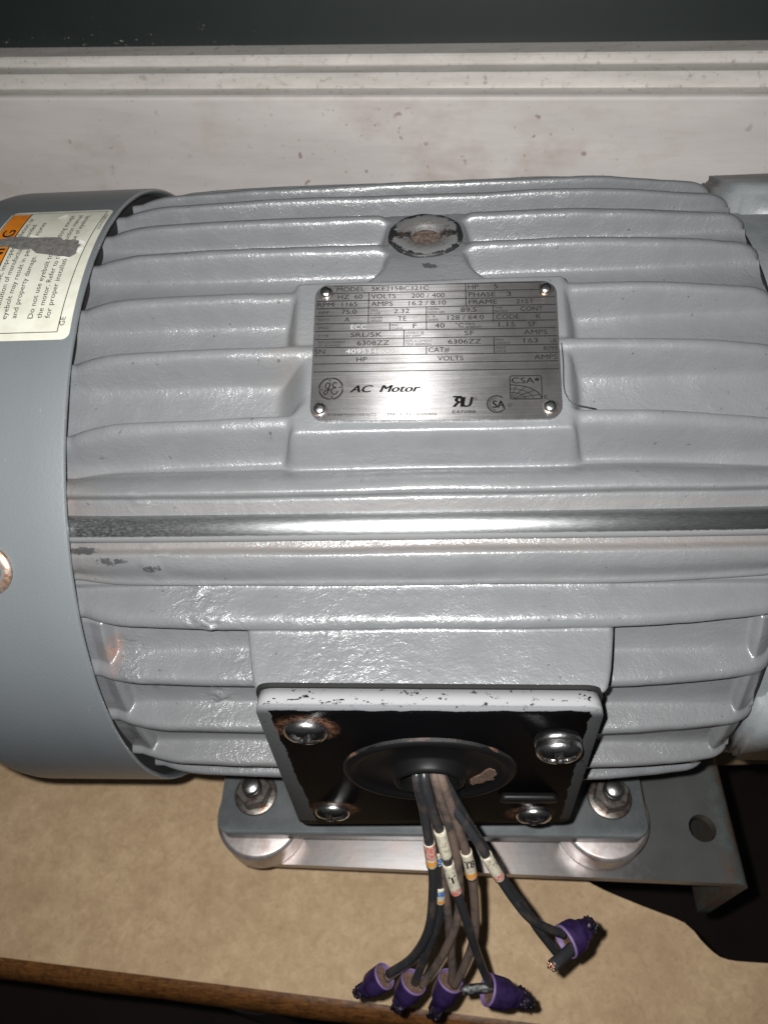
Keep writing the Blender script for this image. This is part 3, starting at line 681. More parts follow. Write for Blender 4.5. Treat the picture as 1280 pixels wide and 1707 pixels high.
pr = [(150, 18), (156, 18), (156, 17.4), (215, 17.4), (216, 16.4)]; vs, fs = lathe(pr, (0, 0, 0), (1, 0, 0), 48, capb=True); autosmooth(obj('shaft', vs, fs, 'zinc', motor))
# fan cover
RC = 131.6
pr = [(-118, RC-2.2), (-109.4, RC-2.0), (-108.6, RC-1.6), (-108.4, RC-.8), (-108.7, RC-.15), (-109.6, RC), (-120, RC), (-135, RC), (-158, RC)]
pr += [(-158-17*math.sin(t), RC-17+17*math.cos(t)) for t in np.linspace(.15, math.pi/2, 10)] + [(-175.5, 40), (-175.5, 1)]
vs, fs = lathe(pr, (0, 0, 0), (1, 0, 0), 220); cover = autosmooth(obj('fan_cover', vs, fs, 'cover', motor, label='smooth blue grey fan cover over the left end'), 50)
pr = [(-112.6, RC-1.9), (-113.2, 108)]; vs, fs = lathe(pr, (0, 0, 0), (1, 0, 0), 96); obj('cover_gap_shade', vs, fs, 'gasket', motor)  # added black ring, no gasket: stands in for shade in the cover gap
# screw in the cover
a = R_(39.2); nrm = Vector((0, -math.cos(a), math.sin(a))); ctr = Vector((-135.2, 0, 0)) + nrm*RC
mb = MB(); vs, fs = lathe([(0, 6.0), (.0, 8.4), (.9, 8.2), (1.2, 6.0)], ctr, nrm, 40); mb.add(vs, fs)
vs, fs = head(ctr+nrm*.9, nrm, 5.0, 3.0, .5, 1.2, .4, .1); mb.add(vs, fs)
obj('cover_screw', mb.v, mb.f, 'rustscrew', cover, label='rusty screw at the left edge of the fan cover')

# ------------------------------------------------------------------ warning label on the fan cover
def cyl_tf(lift): return lambda s, x: (x, -(RC+lift)*math.cos(s/RC), (RC+lift)*math.sin(s/RC))   # s = arc length from the front
def arcmm(deg): return R_(deg)*RC
def patch(poly, lift, name, m, parent, step=1.2, label=None):
    # poly in (x, s): clip a polygon into thin strips so that it follows the curve
    bm = bmesh.new(); vs = [bm.verts.new((p[0], p[1], 0)) for p in poly]; bm.faces.new(vs)
    s0 = min(p[1] for p in poly); s1 = max(p[1] for p in poly)
    for k in range(1, int((s1-s0)/step)+1):
        bmesh.ops.bisect_plane(bm, geom=bm.verts[:]+bm.edges[:]+bm.faces[:], plane_co=(0, s0+k*step, 0), plane_no=(0, 1, 0))
    bmesh.ops.triangulate(bm, faces=bm.faces)
    T = cyl_tf(lift); v = [T(q.co.y, q.co.x) for q in bm.verts]; bm.verts.index_update(); f = [tuple(q.index for q in g.verts) for g in bm.faces]
    # outward facing
    def up(t):
        A, B, C_ = (Vector(v[i]) for i in t); nn = (B-A).cross(C_-A); return nn.y*A.y+nn.z*A.z > 0
    f = [t if up(t) else tuple(reversed(t)) for t in f]; bm.free()
    return obj(name, v, f, m, parent, True, label)
s_lo, s_hi = arcmm(70.7), arcmm(99.7)
lab = patch([(x, s) for x, s in rrect(-147.2, -109.9, s_lo, s_hi, 2.6, 6)], .10, 'warning_label', 'label', motor, label='torn cream warning label printed in black and orange')
patch([(x, s) for x, s in [(-146.2, arcmm(72.2)), (-139.6, arcmm(72.2)), (-139.6, arcmm(98.7)), (-146.2, arcmm(98.7))]], .16, 'orange_band', 'orange', lab)
mb = MB(); T = cyl_tf(.22)
def vt(mbx, s, x, deg, h, width_deg=None, bold=.0, tf=None):
    """text reading upwards round the cover: glyph x runs along the arc, glyph y towards -x"""
    t0 = tf or T
    put_text(mbx, s, 0, 0, h, arcmm(width_deg) if width_deg else None, lambda u, v: t0(arcmm(deg)+u, x-v), 0, bold)
vt(mb, 'WARNING', -140.6, 77.6, 4.3, 15.8, .03)
for s, x, a0, wd in (('Inadequate use, improper installation, or', -137.2, 74.2, 22.9), ('substitution of manufacturer-provided', -134.4, 74.2, 20.6), ('eyebolt may result in personal injuries', -131.4, 74.2, 21.2), ('and property damage.', -128.2, 74.3, 12.0),
                     ('Do not use eyebolt to lift anything except', -122.8, 74.2, 23.4), ('the motor. Refer to the instruction manual', -119.9, 74.2, 23.4), ('for proper installation or use of eyebolt.', -117.2, 74.2, 23.4)):
    vt(mb, s, x, a0, 1.75, wd, .004)
vt(mb, 'GE', -112.0, 72.9, 1.7, 1.45); vt(mb, '235A3020BRA', -110.7, 92.7, 1.05, 5.0)
# fine line frame
def arcline(x0, d0, x1, d1, wd=.28):
    n = max(2, int(abs(d1-d0)/.5)+1); pts = [(arcmm(d0+(d1-d0)*i/n), x0+(x1-x0)*i/n) for i in range(n+1)]
    ribbon(mb, pts, wd, lambda s, x: T(s, x))
arcline(-146.4, 71.9, -113.9, 71.9); arcline(-113.9, 71.9, -111.9, 98.9); arcline(-111.9, 98.9, -146.4, 98.9); arcline(-146.4, 98.9, -146.4, 71.9); arcline(-139.5, 72.0, -139.5, 98.8, .4)
obj('printing', mb.v, mb.f, 'ink', lab, False)
tp = [(-150, 91.0), (-146, 90.9), (-142.5, 90.9), (-141.6, 91.5), (-139.4, 91.3), (-137.0, 91.4), (-134, 91.0), (-131, 90.9), (-128, 90.9), (-125, 90.8), (-122.6, 90.6), (-121.5, 90.0), (-118, 90.0), (-115.3, 89.6), (-115.6, 88.9), (-114.3, 88.6), (-115.0, 87.9), (-114.2, 87.4), (-114.9, 86.4), (-115.9, 85.9), (-117.5, 85.5), (-119.6, 86.0), (-122.2, 86.2), (-125.5, 86.6), (-128.8, 86.9), (-131.4, 88.0), (-134.2, 87.8), (-137, 88.2), (-140.0, 88.7), (-143.2, 88.7), (-146, 88.9), (-150, 88.9)]
tp = [(max(x, -147.1), arcmm(d)) for x, d in tp]
patch(tp, .34, 'tear', 'tear', lab, 1.0, 'grey scuffed strip where the label is torn')
for pl in ([(-115.9, 89.9), (-113.4, 89.4), (-113.0, 88.7), (-114.6, 88.8), (-115.4, 89.2)], [(-114.9, 87.8), (-112.9, 87.9), (-113.8, 86.6), (-114.9, 86.8)], [(-128.6, 96.7), (-126.4, 97.9), (-125.0, 97.6), (-125.4, 96.9), (-127.2, 96.6)], [(-121.5, 85.9), (-118.0, 85.4), (-116.0, 85.5), (-118.5, 85.9)], [(-134.3, 91.6), (-131.0, 91.3), (-130.8, 91.0), (-134.0, 91.1)]):
    patch([(x, arcmm(d)) for x, d in pl], .42, 'paper_scrap', 'paper', lab)

# ------------------------------------------------------------------ eyebolt boss
ez = 129.6
vs, fs = lathe([(-6, 12.4), (.0, 12.4), (.5, 12.2), (.8, 11.6), (.8, 6.2), (.3, 5.4), (-.6, 5.2), (-1.6, 5.0)], (1.5, -1.3, ez), (0, 0, 1), 80, rfun=lambda t, q: 1+.012*math.sin(5*q)+.008*math.sin(11*q+1))
eb = obj('eyebolt_boss', vs, fs, 'eyeboss', motor, label='round chipped black boss around the eyebolt hole')
vs, fs = lathe([(0, 5.1), (.35, 4.7), (.5, 3.6), (.42, 2.0), (.5, .2)], (1.5, -1.3, ez-1.3), (0, 0, 1), 40, rfun=lambda t, q: 1+.03*math.sin(4*q)+.02*math.sin(9*q), capb=True)
obj('rusty_plug', vs, fs, 'rust', eb)

# ------------------------------------------------------------------ nameplate
A = R_(67.6); NN = Vector((0, -math.cos(A), math.sin(A))); NV = Vector((0, math.sin(A), math.cos(A))); NO = Vector((0, -50, 121.0))
rn = R_(-.75)
def np_tf(lift):
    def f(u, v, w_=None):
        du, dv = u-3.7, v-.4
        uu = 3.7 + du*math.cos(rn) - dv*math.sin(rn); vv = .4 + du*math.sin(rn) + dv*math.cos(rn)
        return tuple(NO + Vector((1, 0, 0))*uu + NV*vv + NN*(lift if w_ is None else w_))
    return f
TP = np_tf(0)
NX0, NX1, NY0, NY1 = -33.2, 40.6, -22.1, 23.2
vs, fs = prism(rrect(NX0, NX1, NY0, NY1, 4.2, 8), [], -.7, .25, lambda u, v, w_: TP(u, v, w_)); npl = autosmooth(obj('nameplate', vs, fs, 'brushed', motor, label='brushed steel rating plate with etched black lettering'))
T = np_tf(.32); mb = MB(); mw = MB()
def hline(v, u0=NX0+.4, u1=NX1-.4, wd=.26): ribbon(mb, [(u0, v), (u1, v)], wd, T)
def vline(u, v0, v1, wd=.26): ribbon(mb, [(u, v0), (u, v1)], wd, T)
# rotation-free table rows in the plate's own frame
rows = [22.75, 20.2, 17.55, 14.95, 12.35, 9.75, 7.15, 4.45, 1.65, -1.05, -3.8, -6.4]
for i, r in enumerate(rows): hline(r, (-27.5 if i < 2 else NX0+.5), (35.8 if i == 0 else 37.2 if i == 1 else NX1-.5))
for u, a, b in ((-16.5, 1, 5), (13.2, 0, 3), (1.2, 3, 6), (21.4, 3, 5), (-9.9, 5, 6), (-5.6, 6, 8), (21.4, 7, 9), (1.2, 8, 9)): vline(u, rows[a], rows[b])
def row(i): return rows[i+1]+.62
def t(s, u, i, wd, h=1.55, m=None, dv=0, bold=.0): put_text(m or mb, s, u, row(i)+dv, h, wd, T, 0, bold)
t('MODEL', -26.5, 0, 8.6); t('5KE215BC321C', -15.7, 0, 17.6); t('HP', 13.9, 0, 3.3); t('5', 21.8, 0, 1.2)
t('HZ  60', -26.1, 1, 7.6); t('VOLTS', -15.8, 1, 7.6); t('200 / 400', -3.4, 1, 10.2); t('PHASE', 14.0, 1, 8.2); t('3', 25.7, 1, 1.2)
t('RPM', -32.4, 2, 5.1); t('1165', -24.8, 2, 4.8); t('AMPS', -15.8, 2, 6.7); t('16.2 / 8.10', -4.2, 2, 11.4); t('FRAME', 14.0, 2, 8.6); t('215T', 28.4, 2, 5.3)
t('75.0', -24.8, 3, 4.6); t('2.32', -8.7, 3, 4.7); t('89.5', 11.6, 3, 4.8); t('CONT', 29.6, 3, 6.7)
t('A', -23.8, 4, 1.6); t('TE', -7.5, 4, 2.6); t('128 / 64.0', 7.6, 4, 10.9); t('CODE', 22.2, 4, 6.9); t('K', 34.2, 4, 1.5)
t('ECC', -21.8, 5, 4.7, 1.5, mw, 0, 0); t('F', -2.9, 5, 1.2); t('40', 3.7, 5, 3.0); t('\u00b0C', 9.9, 5, 2.5); t('1.15', 22.9, 5, 5.0); t('SF', 31.6, 5, 2.6)
t('SRL/5K', -21.8, 6, 9.6); t('SF', 12.6, 6, 2.9); t('AMPS', 30.3, 6, 7.0)
t('6308ZZ', -19.8, 7, 9.8); t('6306ZZ', 7.7, 7, 9.9); t('163', 30.2, 7, 4.2); t('LB', 38.0, 7, 1.7, 1.3)
t('SN', -32.6, 8, 3.1); t('4095348003', -23.1, 8, 15.6, 1.5, mw, 0, 0); t('CAT#', 1.8, 8, 6.2, 1.7); t('RPM', 36.0, 8, 3.9)
t('HP', -19.8, 9, 3.2); t('VOLTS', 4.5, 9, 7.7); t('AMPS', 33.1, 9, 6.8)
small = [('MAX.', -15.8, 3, 1, 2.3), ('K.VAR', -15.8, 3, 0, 3.0), ('NEMA', -15.8, 4, 1, 3.6), ('DESIGN', -15.8, 4, 0, 3.4), ('NEMA', 1.7, 3, 1, 3.4), ('NOM. EFF', 1.7, 3, 0, 5.0), ('L. R.', 1.7, 4, 1, 2.6), ('AMPS', 1.7, 4, 0, 3.0), ('TIME', 21.9, 3, 1, 2.4), ('RATING', 21.9, 3, 0, 3.8),
         ('INS.', -9.4, 5, 1, 2.2), ('CLASS', -9.4, 5, 0, 3.4), ('MAX.', 13.0, 5, 1, 3.0), ('AMBIENT', 13.0, 5, 0, 4.6), ('USABLE @', -5.1, 6, 1, 5.6), ('AT 200V', -5.1, 6, 0, 4.6), ('REPLACEMENT', -5.1, 7, 1, 8.2), ('ODE BEARING', -5.1, 7, 0, 7.8), ('REPLACEMENT', -31.6, 7, 1, 8.2), ('DE BEARING', -31.6, 7, 0, 6.6),
         ('MAX', 21.9, 7, 1, 2.4), ('WEIGHT', 21.9, 7, 0, 4.4), ('50HZ', 21.9, 8, 1, 3.0), ('DATA', 21.9, 8, 0, 3.0), ('EFF', -31.8, 3, .5, 3.2), ('DUTY', -31.8, 4, .5, 3.2), ('ENCL', -31.8, 5, .5, 3.2), ('TYPE', -31.8, 6, .5, 3.2)]
for s, u, i, k, wd in small: put_text(mb, s, u, rows[i+1]+.32+k*1.08, .78, wd, T)
put_text(mb, 'AC  Motor', -21.5, -13.2, 2.3, 20.8, T, 0, .06, .34)
put_text(mb, 'MADE IN TAIWAN', -10.2, -20.75, .85, 14.2, T, 0, .015); put_text(mb, '31048M445M3E3(C)', -28.0, -20.75, .85, 14.4, T)
put_text(mb, 'E47088', 8.8, -20.2, .95, 6.7, T, 0, .012)
# recognised component mark: reversed R with U
put_text(mb, 'R', 8.9, -18.2, 3.2, 3.0, T, 0, .06, .0, True); put_text(mb, 'U', 11.7, -18.2, 3.2, 3.1, T, 0, .06, .2)
ribbon(mb, [(9.0, -14.95), (11.6, -14.95)], .55, T); ribbon(mb, arc(15.6, -15.6, .5, .5, 0, 360, 16), .12, T, closed=False); put_text(mb, 'R', 15.4, -15.85, .45, .4, T)
# circled SA
ribbon(mb, arc(21.7, -17.4, 2.75, 2.6, 50, 330, 30), .38, T); ribbon(mb, arc(21.7, -17.4, 2.1, 1.95, 95, 265, 24), .22, T)
put_text(mb, 'SA', 20.5, -18.6, 2.3, 3.5, T, 0, .05); ribbon(mb, arc(25.4, -17.8, .55, .55, 0, 360, 16), .12, T); put_text(mb, 'R', 25.2, -18.05, .45, .4, T)
# globe mark in a box
gx0, gx1, gy0, gy1 = 25.7, 34.9, -15.9, -8.5
rr_ = rrect(gx0, gx1, gy0, gy1, .6, 4); ribbon(mb, rr_, .3, T, closed=True)
put_text(mb, 'CSA', gx0+.5, gy1-2.4, 1.9, 6.6, T, 0, -.005)
leaf = [(0, -1.0), (.12, -.35), (.75, -.55), (.55, -.2), (1.0, .15), (.7, .25), (.75, .6), (.35, .45), (.3, .95), (.12, .65), (0, 1.15), (-.12, .65), (-.3, .95), (-.35, .45), (-.75, .6), (-.7, .25), (-1.0, .15), (-.55, -.2), (-.75, -.55), (-.12, -.35)]
lf = [(33.6+a*.9, gy1-1.3+b*.85) for a, b in leaf]; mb.add([T(*p) for p in lf], [tuple(range(len(lf)))])
for rx_, ry_ in ((9.0, 4.5), (6.6, 3.3), (4.3, 2.1)):
    ribbon(mb, [p for p in arc(gx0, gy0, rx_, ry_, 0, 90, 20)], .3 if rx_ > 8 else .2, T)
for a_ in (18, 38, 60, 78): ribbon(mb, [(gx0+9.0*math.cos(R_(a_))*k, gy0+4.5*math.sin(R_(a_))*k) for k in (.12, .5, .8, 1.0)], .2, T)
put_text(mb, 'E', 35.5, -15.9, 1.15, 1.0, T)
# round monogram
mx_, my_ = -27.2, -11.9
for a0 in (12, 102, 192, 282): ribbon(mb, arc(mx_, my_, 3.55, 3.45, a0, a0+72, 16), .42, T)
for k in range(4):
    a0 = 90*k+92; c0 = (mx_+2.95*math.cos(R_(a0-2)), my_+2.9*math.sin(R_(a0-2))); ribbon(mb, arc(c0[0], c0[1], .52, .5, a0-40, a0+170, 10), .26, T)
g = sp2([(-.2, 1.4), (-.9, 1.9), (-1.6, 1.2), (-1.5, .2), (-.8, .1), (-.4, .9), (-.3, 1.7), (-.6, .2), (-1.1, -1.4), (-1.8, -1.9), (-2.1, -1.2), (-1.4, -.6), (-.2, -.3)], .12)
e_ = sp2([(1.7, 1.7), (1.1, 2.0), (.5, 1.3), (.9, .5), (1.5, .3), (.6, .1), (.1, -.8), (.6, -1.7), (1.4, -1.7), (2.1, -.9)], .12)
for st in (g, e_): ribbon(mb, [(mx_+a, my_+b) for a, b in st], .34, T)
obj('lettering', mb.v, mb.f, 'etch', npl, False); obj('stamped_digits', mw.v, mw.f, 'stamp', npl, False)
for u, v in ((-29.9, 20.5), (37.4, 20.3), (-30.4, -18.4), (37.1, -18.4)):
    vs, fs = head(TP(u, v, .25), NN, 1.95, 1.5, .0, .6, .5); obj('rivet', vs, fs, 'chrome', npl)
    vs, fs = lathe([(.0, 1.8), (.07, 2.15), (.02, 2.4)], TP(u, v, .25), NN, 24, rfun=lambda t_, q: 1+.1*math.sin(3*q+u)); obj('rust_ring', vs, fs, 'nut', npl)
# dab of paint and scratch
dab = [(-7.0, -16.4), (-5.9, -15.9), (-4.4, -15.8), (-3.0, -15.5), (-3.4, -16.2), (-4.8, -16.6), (-6.0, -17.0)]
obj('paint_dab', [T(*p) for p in dab], [tuple(range(len(dab)))], 'label', npl, False)

# ------------------------------------------------------------------ black cover plate on the conduit boss
TF = lambda u, v, w_: (u, -w_, v)
def quadcorner(corners, r, n=6):
    out = []; m = len(corners)
    for i in range(m):
        p = Vector(corners[i]); a = (Vector(corners[i-1])-p).normalized(); b = (Vector(corners[(i+1) % m])-p).normalized()
        P0 = p+a*r; P1 = p+b*r
        for k in range(n+1):
            t_ = k/n; q = P0*(1-t_)**2 + p*2*t_*(1-t_) + P1*t_*t_; out.append((q.x, q.y))
    return out
pc = [(-54.6, -57.6), (56.2, -51.0), (50.8, 63.0), (-50.6, 64.8)]
out = quadcorner(pc, 6)
vs, fs = prism(out, [], 132.4, 138.0, TF); fs = [tuple(reversed(f)) for f in fs]
cp = obj('cover_plate', vs, fs, 'plate', motor, label='black square cover plate with chipped grey paint along its edges'); bevel(cp, .8, 3, 60)
vs, fs = prism(quadcorner([(p[0]*1.012, p[1]*1.012) for p in pc], 6), [], 131.0, 132.3, TF); fs = [tuple(reversed(f)) for f in fs]; obj('gasket', vs, fs, 'gasket', cp, False)
scr = [(-37.2, 48.4, 0, 1), (-38.2, -34.8, 0, .35), (39.8, 41.5, 3.2, .2), (40.6, -36.8, 0, .8)]
for sx, sz, lift, spin in scr:
    mb = MB()
    if lift:
        vs, fs = lathe([(0, 5), (0, 6.9), (1.5, 7.2), (3.0, 7.0), (3.1, 5.0)], (sx, -138, sz), (0, -1, 0), 40); mb.add(vs, fs)
    vs, fs = head((sx, -138.0-lift, sz), (0, -1, 0), 7.0, 4.3, .62, 2.0, spin, .14); mb.add(vs, fs)
    o = obj('screw', mb.v, mb.f, 'chrome', cp)
    if lift: o['label'] = 'pan head screw standing proud on a washer, upper right corner'
# rubber bushing: a broad ring, a sunk web and a hooded centre the wires leave through
gy = -138
pr = [(-.2, 29.6), (1.0, 29.4), (1.7, 28.6), (1.9, 27.4), (1.7, 26.4), (1.0, 25.4), (.5, 24.2), (.4, 14.0), (.8, 13.2), (3.6, 12.4), (4.6, 11.8), (4.9, 11.0), (4.5, 10.4), (3.0, 10.1), (.3, 10.0)]
vs, fs = lathe(pr, (0.2, gy, 11), (0, -1, 0), 96); br = obj('bushing', vs, fs, 'rubber', cp, label='black rubber bushing that the lead wires pass through')
vs, fs = lathe([(.1, 29.8), (.6, 29.65), (1.05, 29.4)], (0.2, gy, 11), (0, -1, 0), 96, rfun=lambda t_, q: 1+.004*math.sin(9*q)+.004*math.sin(23*q)); obj('dust_line', vs, fs, 'patchy', br)
vs, fs = lathe([(.5, 9.95), (.7, .5)], (0.2, gy, 11), (0, -1, 0), 32, capb=True); obj('opening_shade_disc', vs, fs, 'gasket', br)  # black disc painted in as the dark inside of the wire hole
bl = [(14.4, 2.6), (15.6, 5.5), (17.6, 8.2), (19.2, 12.6), (20.6, 14.6), (22.6, 12.8), (23.4, 9.2), (22.0, 6.0), (22.8, 3.6), (20.2, 2.9), (18.8, .2), (16.6, -.6), (15.6, -2.2), (14.6, -.4)]
vs, fs = prism([(a, c) for a, c in bl], [], gy*-1+.45, gy*-1+.9, TF); o = obj('dust_clump', vs, fs, 'dust', br, False)
vs, fs = prism(rrect(26, 47, -17.5, -12.5, 2.2, 5), [], 138, 140.6, TF); o = obj('cable_clip', vs, fs, 'rubber', cp, False); bevel(o, .8, 2)

# ------------------------------------------------------------------ lead wires and connectors
WIRES = {
 'w1': ([(-4.1, -142.4, 16.6), (-1.8, -149.2, -0.3), (0.6, -160.5, -20.7), (0.8, -167.5, -33.9), (-1.1, -177.1, -52.6), (-7.5, -184.1, -69.1), (-17.3, -188.5, -82.0)], 'wire'),
 'w2': ([(-1.5, -143.0, 18.5), (1.3, -150.6, 4.8), (3.8, -154.6, -4.9), (7.7, -165.2, -22.4), (11.4, -172.2, -35.8), (16.0, -180.9, -55.6), (20.3, -187.3, -76.2), (23.9, -191.6, -90.0)], 'wire'),
 'w3': ([(-3.1, -141.3, 12.3), (0.3, -150.9, -10.6), (3.3, -159.0, -27.4), (5.0, -164.4, -38.1), (6.7, -173.5, -55.5), (8.1, -185.4, -81.4), (7.8, -190.4, -93.0)], 'dirty_wire'),
 'w4': ([(2.1, -142.9, 17.1), (6.6, -151.4, -2.7), (9.8, -160.9, -21.7), (10.3, -172.4, -43.5), (4.9, -182.5, -67.5), (-3.9, -191.3, -90.2)], 'dirty_wire'),
 'w5': ([(4.3, -143.1, 16.7), (10.1, -153.5, -3.2), (13.8, -160.6, -19.3), (15.8, -168.0, -34.1), (16.5, -177.7, -57.0), (13.3, -185.2, -75.3), (9.0, -191.0, -91.0)], 'dirty_wire'),
 'w6': ([(3.6, -143.0, 9.5), (8.8, -149.6, 5.2), (16.1, -156.9, -3.9), (22.5, -163.5, -15.8), (29.8, -170.0, -30.3), (37.9, -174.9, -43.7), (50.4, -176.8, -58.8)], 'wire'),
 'w7': ([(5.5, -143.0, 14.2), (14.4, -152.2, -5.1), (21.7, -159.4, -17.7), (27.8, -165.5, -30.5), (35.9, -171.7, -44.9), (40.7, -176.0, -55.0), (48.0, -181.4, -67.3)], 'wire'),
 'w8': ([(-0.2, -141.6, 11.9), (1.9, -150.8, -10.7), (3.0, -160.7, -30.0), (3.3, -171.2, -50.9), (-1.3, -180.8, -69.5), (-7.5, -191.4, -90.0)], 'wire'),
 'w9': ([(1.0, -140.6, 10.1), (4.3, -152.2, -17.1), (4.6, -166.2, -44.5), (0.6, -175.7, -61.8), (-6.8, -183.2, -76.1), (-18.4, -189.6, -86.6)], 'dirty_wire')}
camp = Vector((1, -225, 267))
SLV = {'w1': [(38, 12.5, [(.0, .62, 'red'), (.62, .92, 'amber')], '')], 'w2': [(31, 14.5, [], ''), (47.5, 15.0, [(.74, 1, 'red')], 'T')], 'w5': [(42.0, 15.0, [(.68, .93, 'amber')], 'T8')],
       'w6': [(36, 14.5, [(.62, .9, 'red')], '')], 'w3': [(42, 7.5, [(.35, .9, 'blue')], '')], 'w8': [(60, 10, [(.15, .45, 'blue'), (.6, .9, 'amber')], '')]}
WL = {'w1': 'black lead wire with a red and orange marker, leftmost of the bundle', 'w2': 'black lead wire with two cream markers, one lettered T', 'w5': 'dusty lead wire with cream and orange marker lettered T8', 'w6': 'black lead wire bending right with a cream and red marker', 'w3': 'dusty lead wire with a blue marker', 'w8': 'black lead wire with a blue and orange marker low on the bundle', 'w7': 'black lead wire bending right without a marker'}
for k, (pts, m) in WIRES.items():
    p0 = pts[0]; pts = [(p0[0]*.75, -137, p0[2]*.45+7.2)] + pts
    path = spline(pts, 1.2); vs, fs = tube(path, lambda q: 1.68+.03*math.sin(q*19), 16)
    wo = obj('lead_wire', vs, fs, m, motor, label=WL.get(k))
    cum = [0]
    for i in range(1, len(path)): cum.append(cum[-1]+(path[i]-path[i-1]).length)
    for (s0, ln, bands, txt) in SLV.get(k, []):
        # sleeve measured along the wire; a band ring is part of the sleeve
        def seg(a, b): return [path[i] for i in range(len(path)) if a <= cum[i] <= b]
        sg = seg(s0, s0+ln); vs, fs = tube(sg, 2.12, 20); sl = obj('marker_sleeve', vs, fs, 'sleeve', wo)
        mb = MB(); idx = []
        for (a, b, cm) in bands:
            g = seg(s0+a*ln, s0+b*ln)
            if len(g) < 2: g = seg(s0+a*ln-.8, s0+b*ln+.8)
            vs, fs = tube(g, 2.18, 20, False); ob = obj('colour_band', vs, fs, cm, wo)
        if txt:
            ci_ = len(sg)*2//5; c0 = sg[ci_]; ax = (sg[ci_+3]-sg[ci_-3]).normalized(); vw = (camp-c0).normalized(); outn = (vw-ax*vw.dot(ax)).normalized(); sd = outn.cross(ax)
            # glyph upright across the sleeve (reads across) for T8, along the sleeve for T
            rad = 2.3; mt_ = MB()
            if txt == 'T8':
                def tf(u, v): th_ = (u-1.85)/rad; return tuple(c0 + ax*(-v+1.5) + outn*rad*math.cos(th_) + sd*rad*math.sin(th_))
                put_text(mt_, txt, 0, 0, 3.4, 3.7, tf, 0, .03)
            else:
                def tf(u, v): th_ = (u-1.3)/rad; return tuple(c0 + ax*(-v+2.5) + outn*rad*math.cos(th_) + sd*rad*math.sin(th_))
                put_text(mt_, txt, 0, 0, 3.2, 2.7, tf, 0, .03)
            obj('marker_letter', mt_.v, mt_.f, 'ink', wo, False)
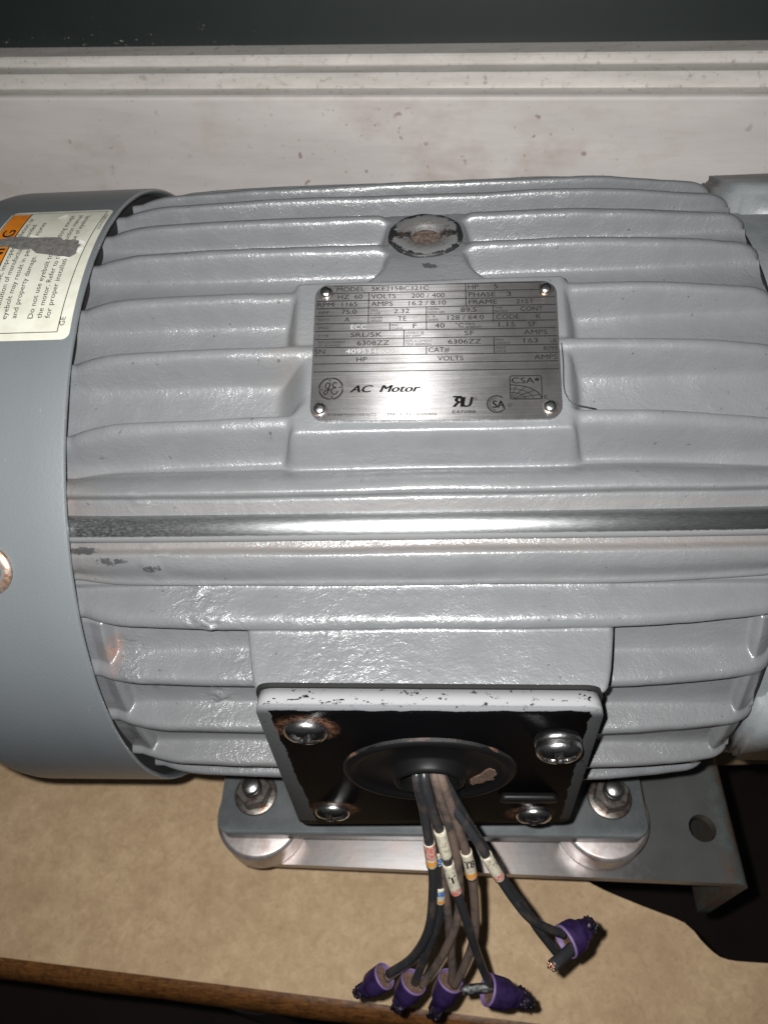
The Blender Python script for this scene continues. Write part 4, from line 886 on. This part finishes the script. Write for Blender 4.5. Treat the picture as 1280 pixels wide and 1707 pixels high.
def nut(mouth, tip, R0, seed, label):
    mouth = Vector(mouth); tip = Vector(tip); ax = (tip-mouth).normalized(); Ln = (tip-mouth).length+1.2; r = random.Random(seed)
    o = empty('wire_connector', mouth, label, 'wire connector', 'purple connectors on the wire ends')
    ph_ = [r.uniform(0, 6.28) for _ in range(6)]
    # shell: outer wall with grip crumples towards the tip
    def rf(t_, q):
        c_ = max(0, (t_/Ln-.42))*1.5
        return 1 + c_*(.22*math.sin(3*q+ph_[0]+t_*.4)+.16*math.sin(5*q+ph_[1]-t_*.9)+.10*math.sin(8*q+ph_[2]+t_*1.7))
    pr = [(-.2, R0*.95), (-.4, R0*1.0), (0.6, R0*1.03), (2.5, R0*1.02)] + [(Ln*f, R0*g_) for f, g_ in ((.33, 1.0), (.44, .95), (.5, .84), (.56, .72), (.62, .68), (.68, .62), (.72, .56), (.76, .52))]
    vs, fs = lathe(pr, mouth, ax, 48, rf, capb=True); obj('shell', vs, fs, 'purple', o)
    rgd = [(Ln*f, R0*g_) for f, g_ in ((.70, .50), (.76, .60), (.80, .50), (.84, .58), (.89, .44), (.93, .50), (.97, .36), (1.03, .34), (1.08, .12))]
    vs, fs = lathe(rgd, mouth, ax, 40, lambda t_, q: 1+.22*math.sin(2*q+ph_[4]+t_*.5)+.13*math.sin(5*q+ph_[5]-t_*.7), capb=True); obj('ragged_end', vs, fs, 'ragged', o)
    vs, fs = lathe([(.35, R0*1.03), (.0, R0*1.04), (-.5, R0*1.015), (-.6, R0*.97), (.0, R0*.94), (3.0, R0*.88)], mouth, ax, 48); obj('rim', vs, fs, 'lilac', o)
    vs, fs = lathe([(1.2, R0*.93), (1.9, R0*.7), (1.4, R0*.4), (1.6, .2)], mouth, ax, 36, lambda t_, q: 1+.05*math.sin(7*q+ph_[3]), capb=True); obj('dusty_filling', vs, fs, 'dust', o)
    vs, fs = lathe([(Ln*.95, R0*.2), (Ln*1.05, R0*.26), (Ln*1.12, R0*.14)], mouth+frame_of(ax)[0]*R0*.22, ax, 14, lambda t_, q: 1+.3*math.sin(3*q+ph_[4]), capb=True); obj('torn_tip', vs, fs, 'tinned', o)
    return o
nut((-19.3, -189.1, -84.8), (-29.9, -194.2, -94.4), 4.9, 1, 'purple wire connector pointing down left, leftmost of the four at the bench edge')
nut((-7.5, -190.6, -86.8), (-14.5, -198.2, -98.6), 5.3, 2, 'purple wire connector second from the left, pointing steeply down')
nut((7.5, -189.5, -90.9), (0.5, -199.8, -104.8), 5.2, 3, 'purple wire connector third from the left, pointing steeply down beside a cut lead')
nut((22.5, -192.4, -89.3), (38.8, -194.8, -97.5), 5.8, 4, 'purple wire connector pointing right with a shiny cut stub in its mouth')
nut((51.4, -178.7, -61.6), (62.0, -172.7, -64.2), 6.1, 6, 'purple wire connector hanging apart on the right with a cut copper stub')
def stub(a, b, m, r_, label):
    a, b = Vector(a), Vector(b); path = spline([a, a.lerp(b, .5)+Vector((0, 0, .4)), b], .8)
    o = empty('cut_lead', a, label, 'cut wire'); vs, fs = tube(path, r_, 16); obj('jacket', vs, fs, 'wire' if m == 'copper' else 'tinned', o)
    d = (b-a).normalized(); rr = random.Random(3); mb = MB()
    for i in range(12):
        q = i*2.4; k = r_*.8*math.sqrt((i+.5)/12); u, v, _ = frame_of(d); c_ = b + (u*math.cos(q)+v*math.sin(q))*k
        vs, fs = tube([c_-d*.5, c_+d*(.5+rr.random()*.9)], .42, 8); mb.add(vs, fs)
    obj('strands', mb.v, mb.f, m, o)
stub((23.8, -191.7, -88.8), (12.8, -193.0, -85.2), 'tinned', 1.9, 'short shiny cut lead sticking left out of the right-pointing connector')
stub((53.4, -181.1, -59.9), (44.5, -187.6, -55.4), 'copper', 2.2, 'short black cut lead with copper end in the right hand connector')

vs, fs = tube(spline([(41.2, -49.1, 122.2), (41.3, -55.1, 119.8), (41.0, -62.1, 116.9), (41.7, -65.0, 115.6), (43.4, -67.0, 114.6), (46.8, -67.6, 113.9), (50.1, -67.9, 113.2)], 1.2), .16, 6)
tag(obj('thread', vs, fs, 'ink'), 'fine black thread curling out from under the right edge of the nameplate', 'thread')
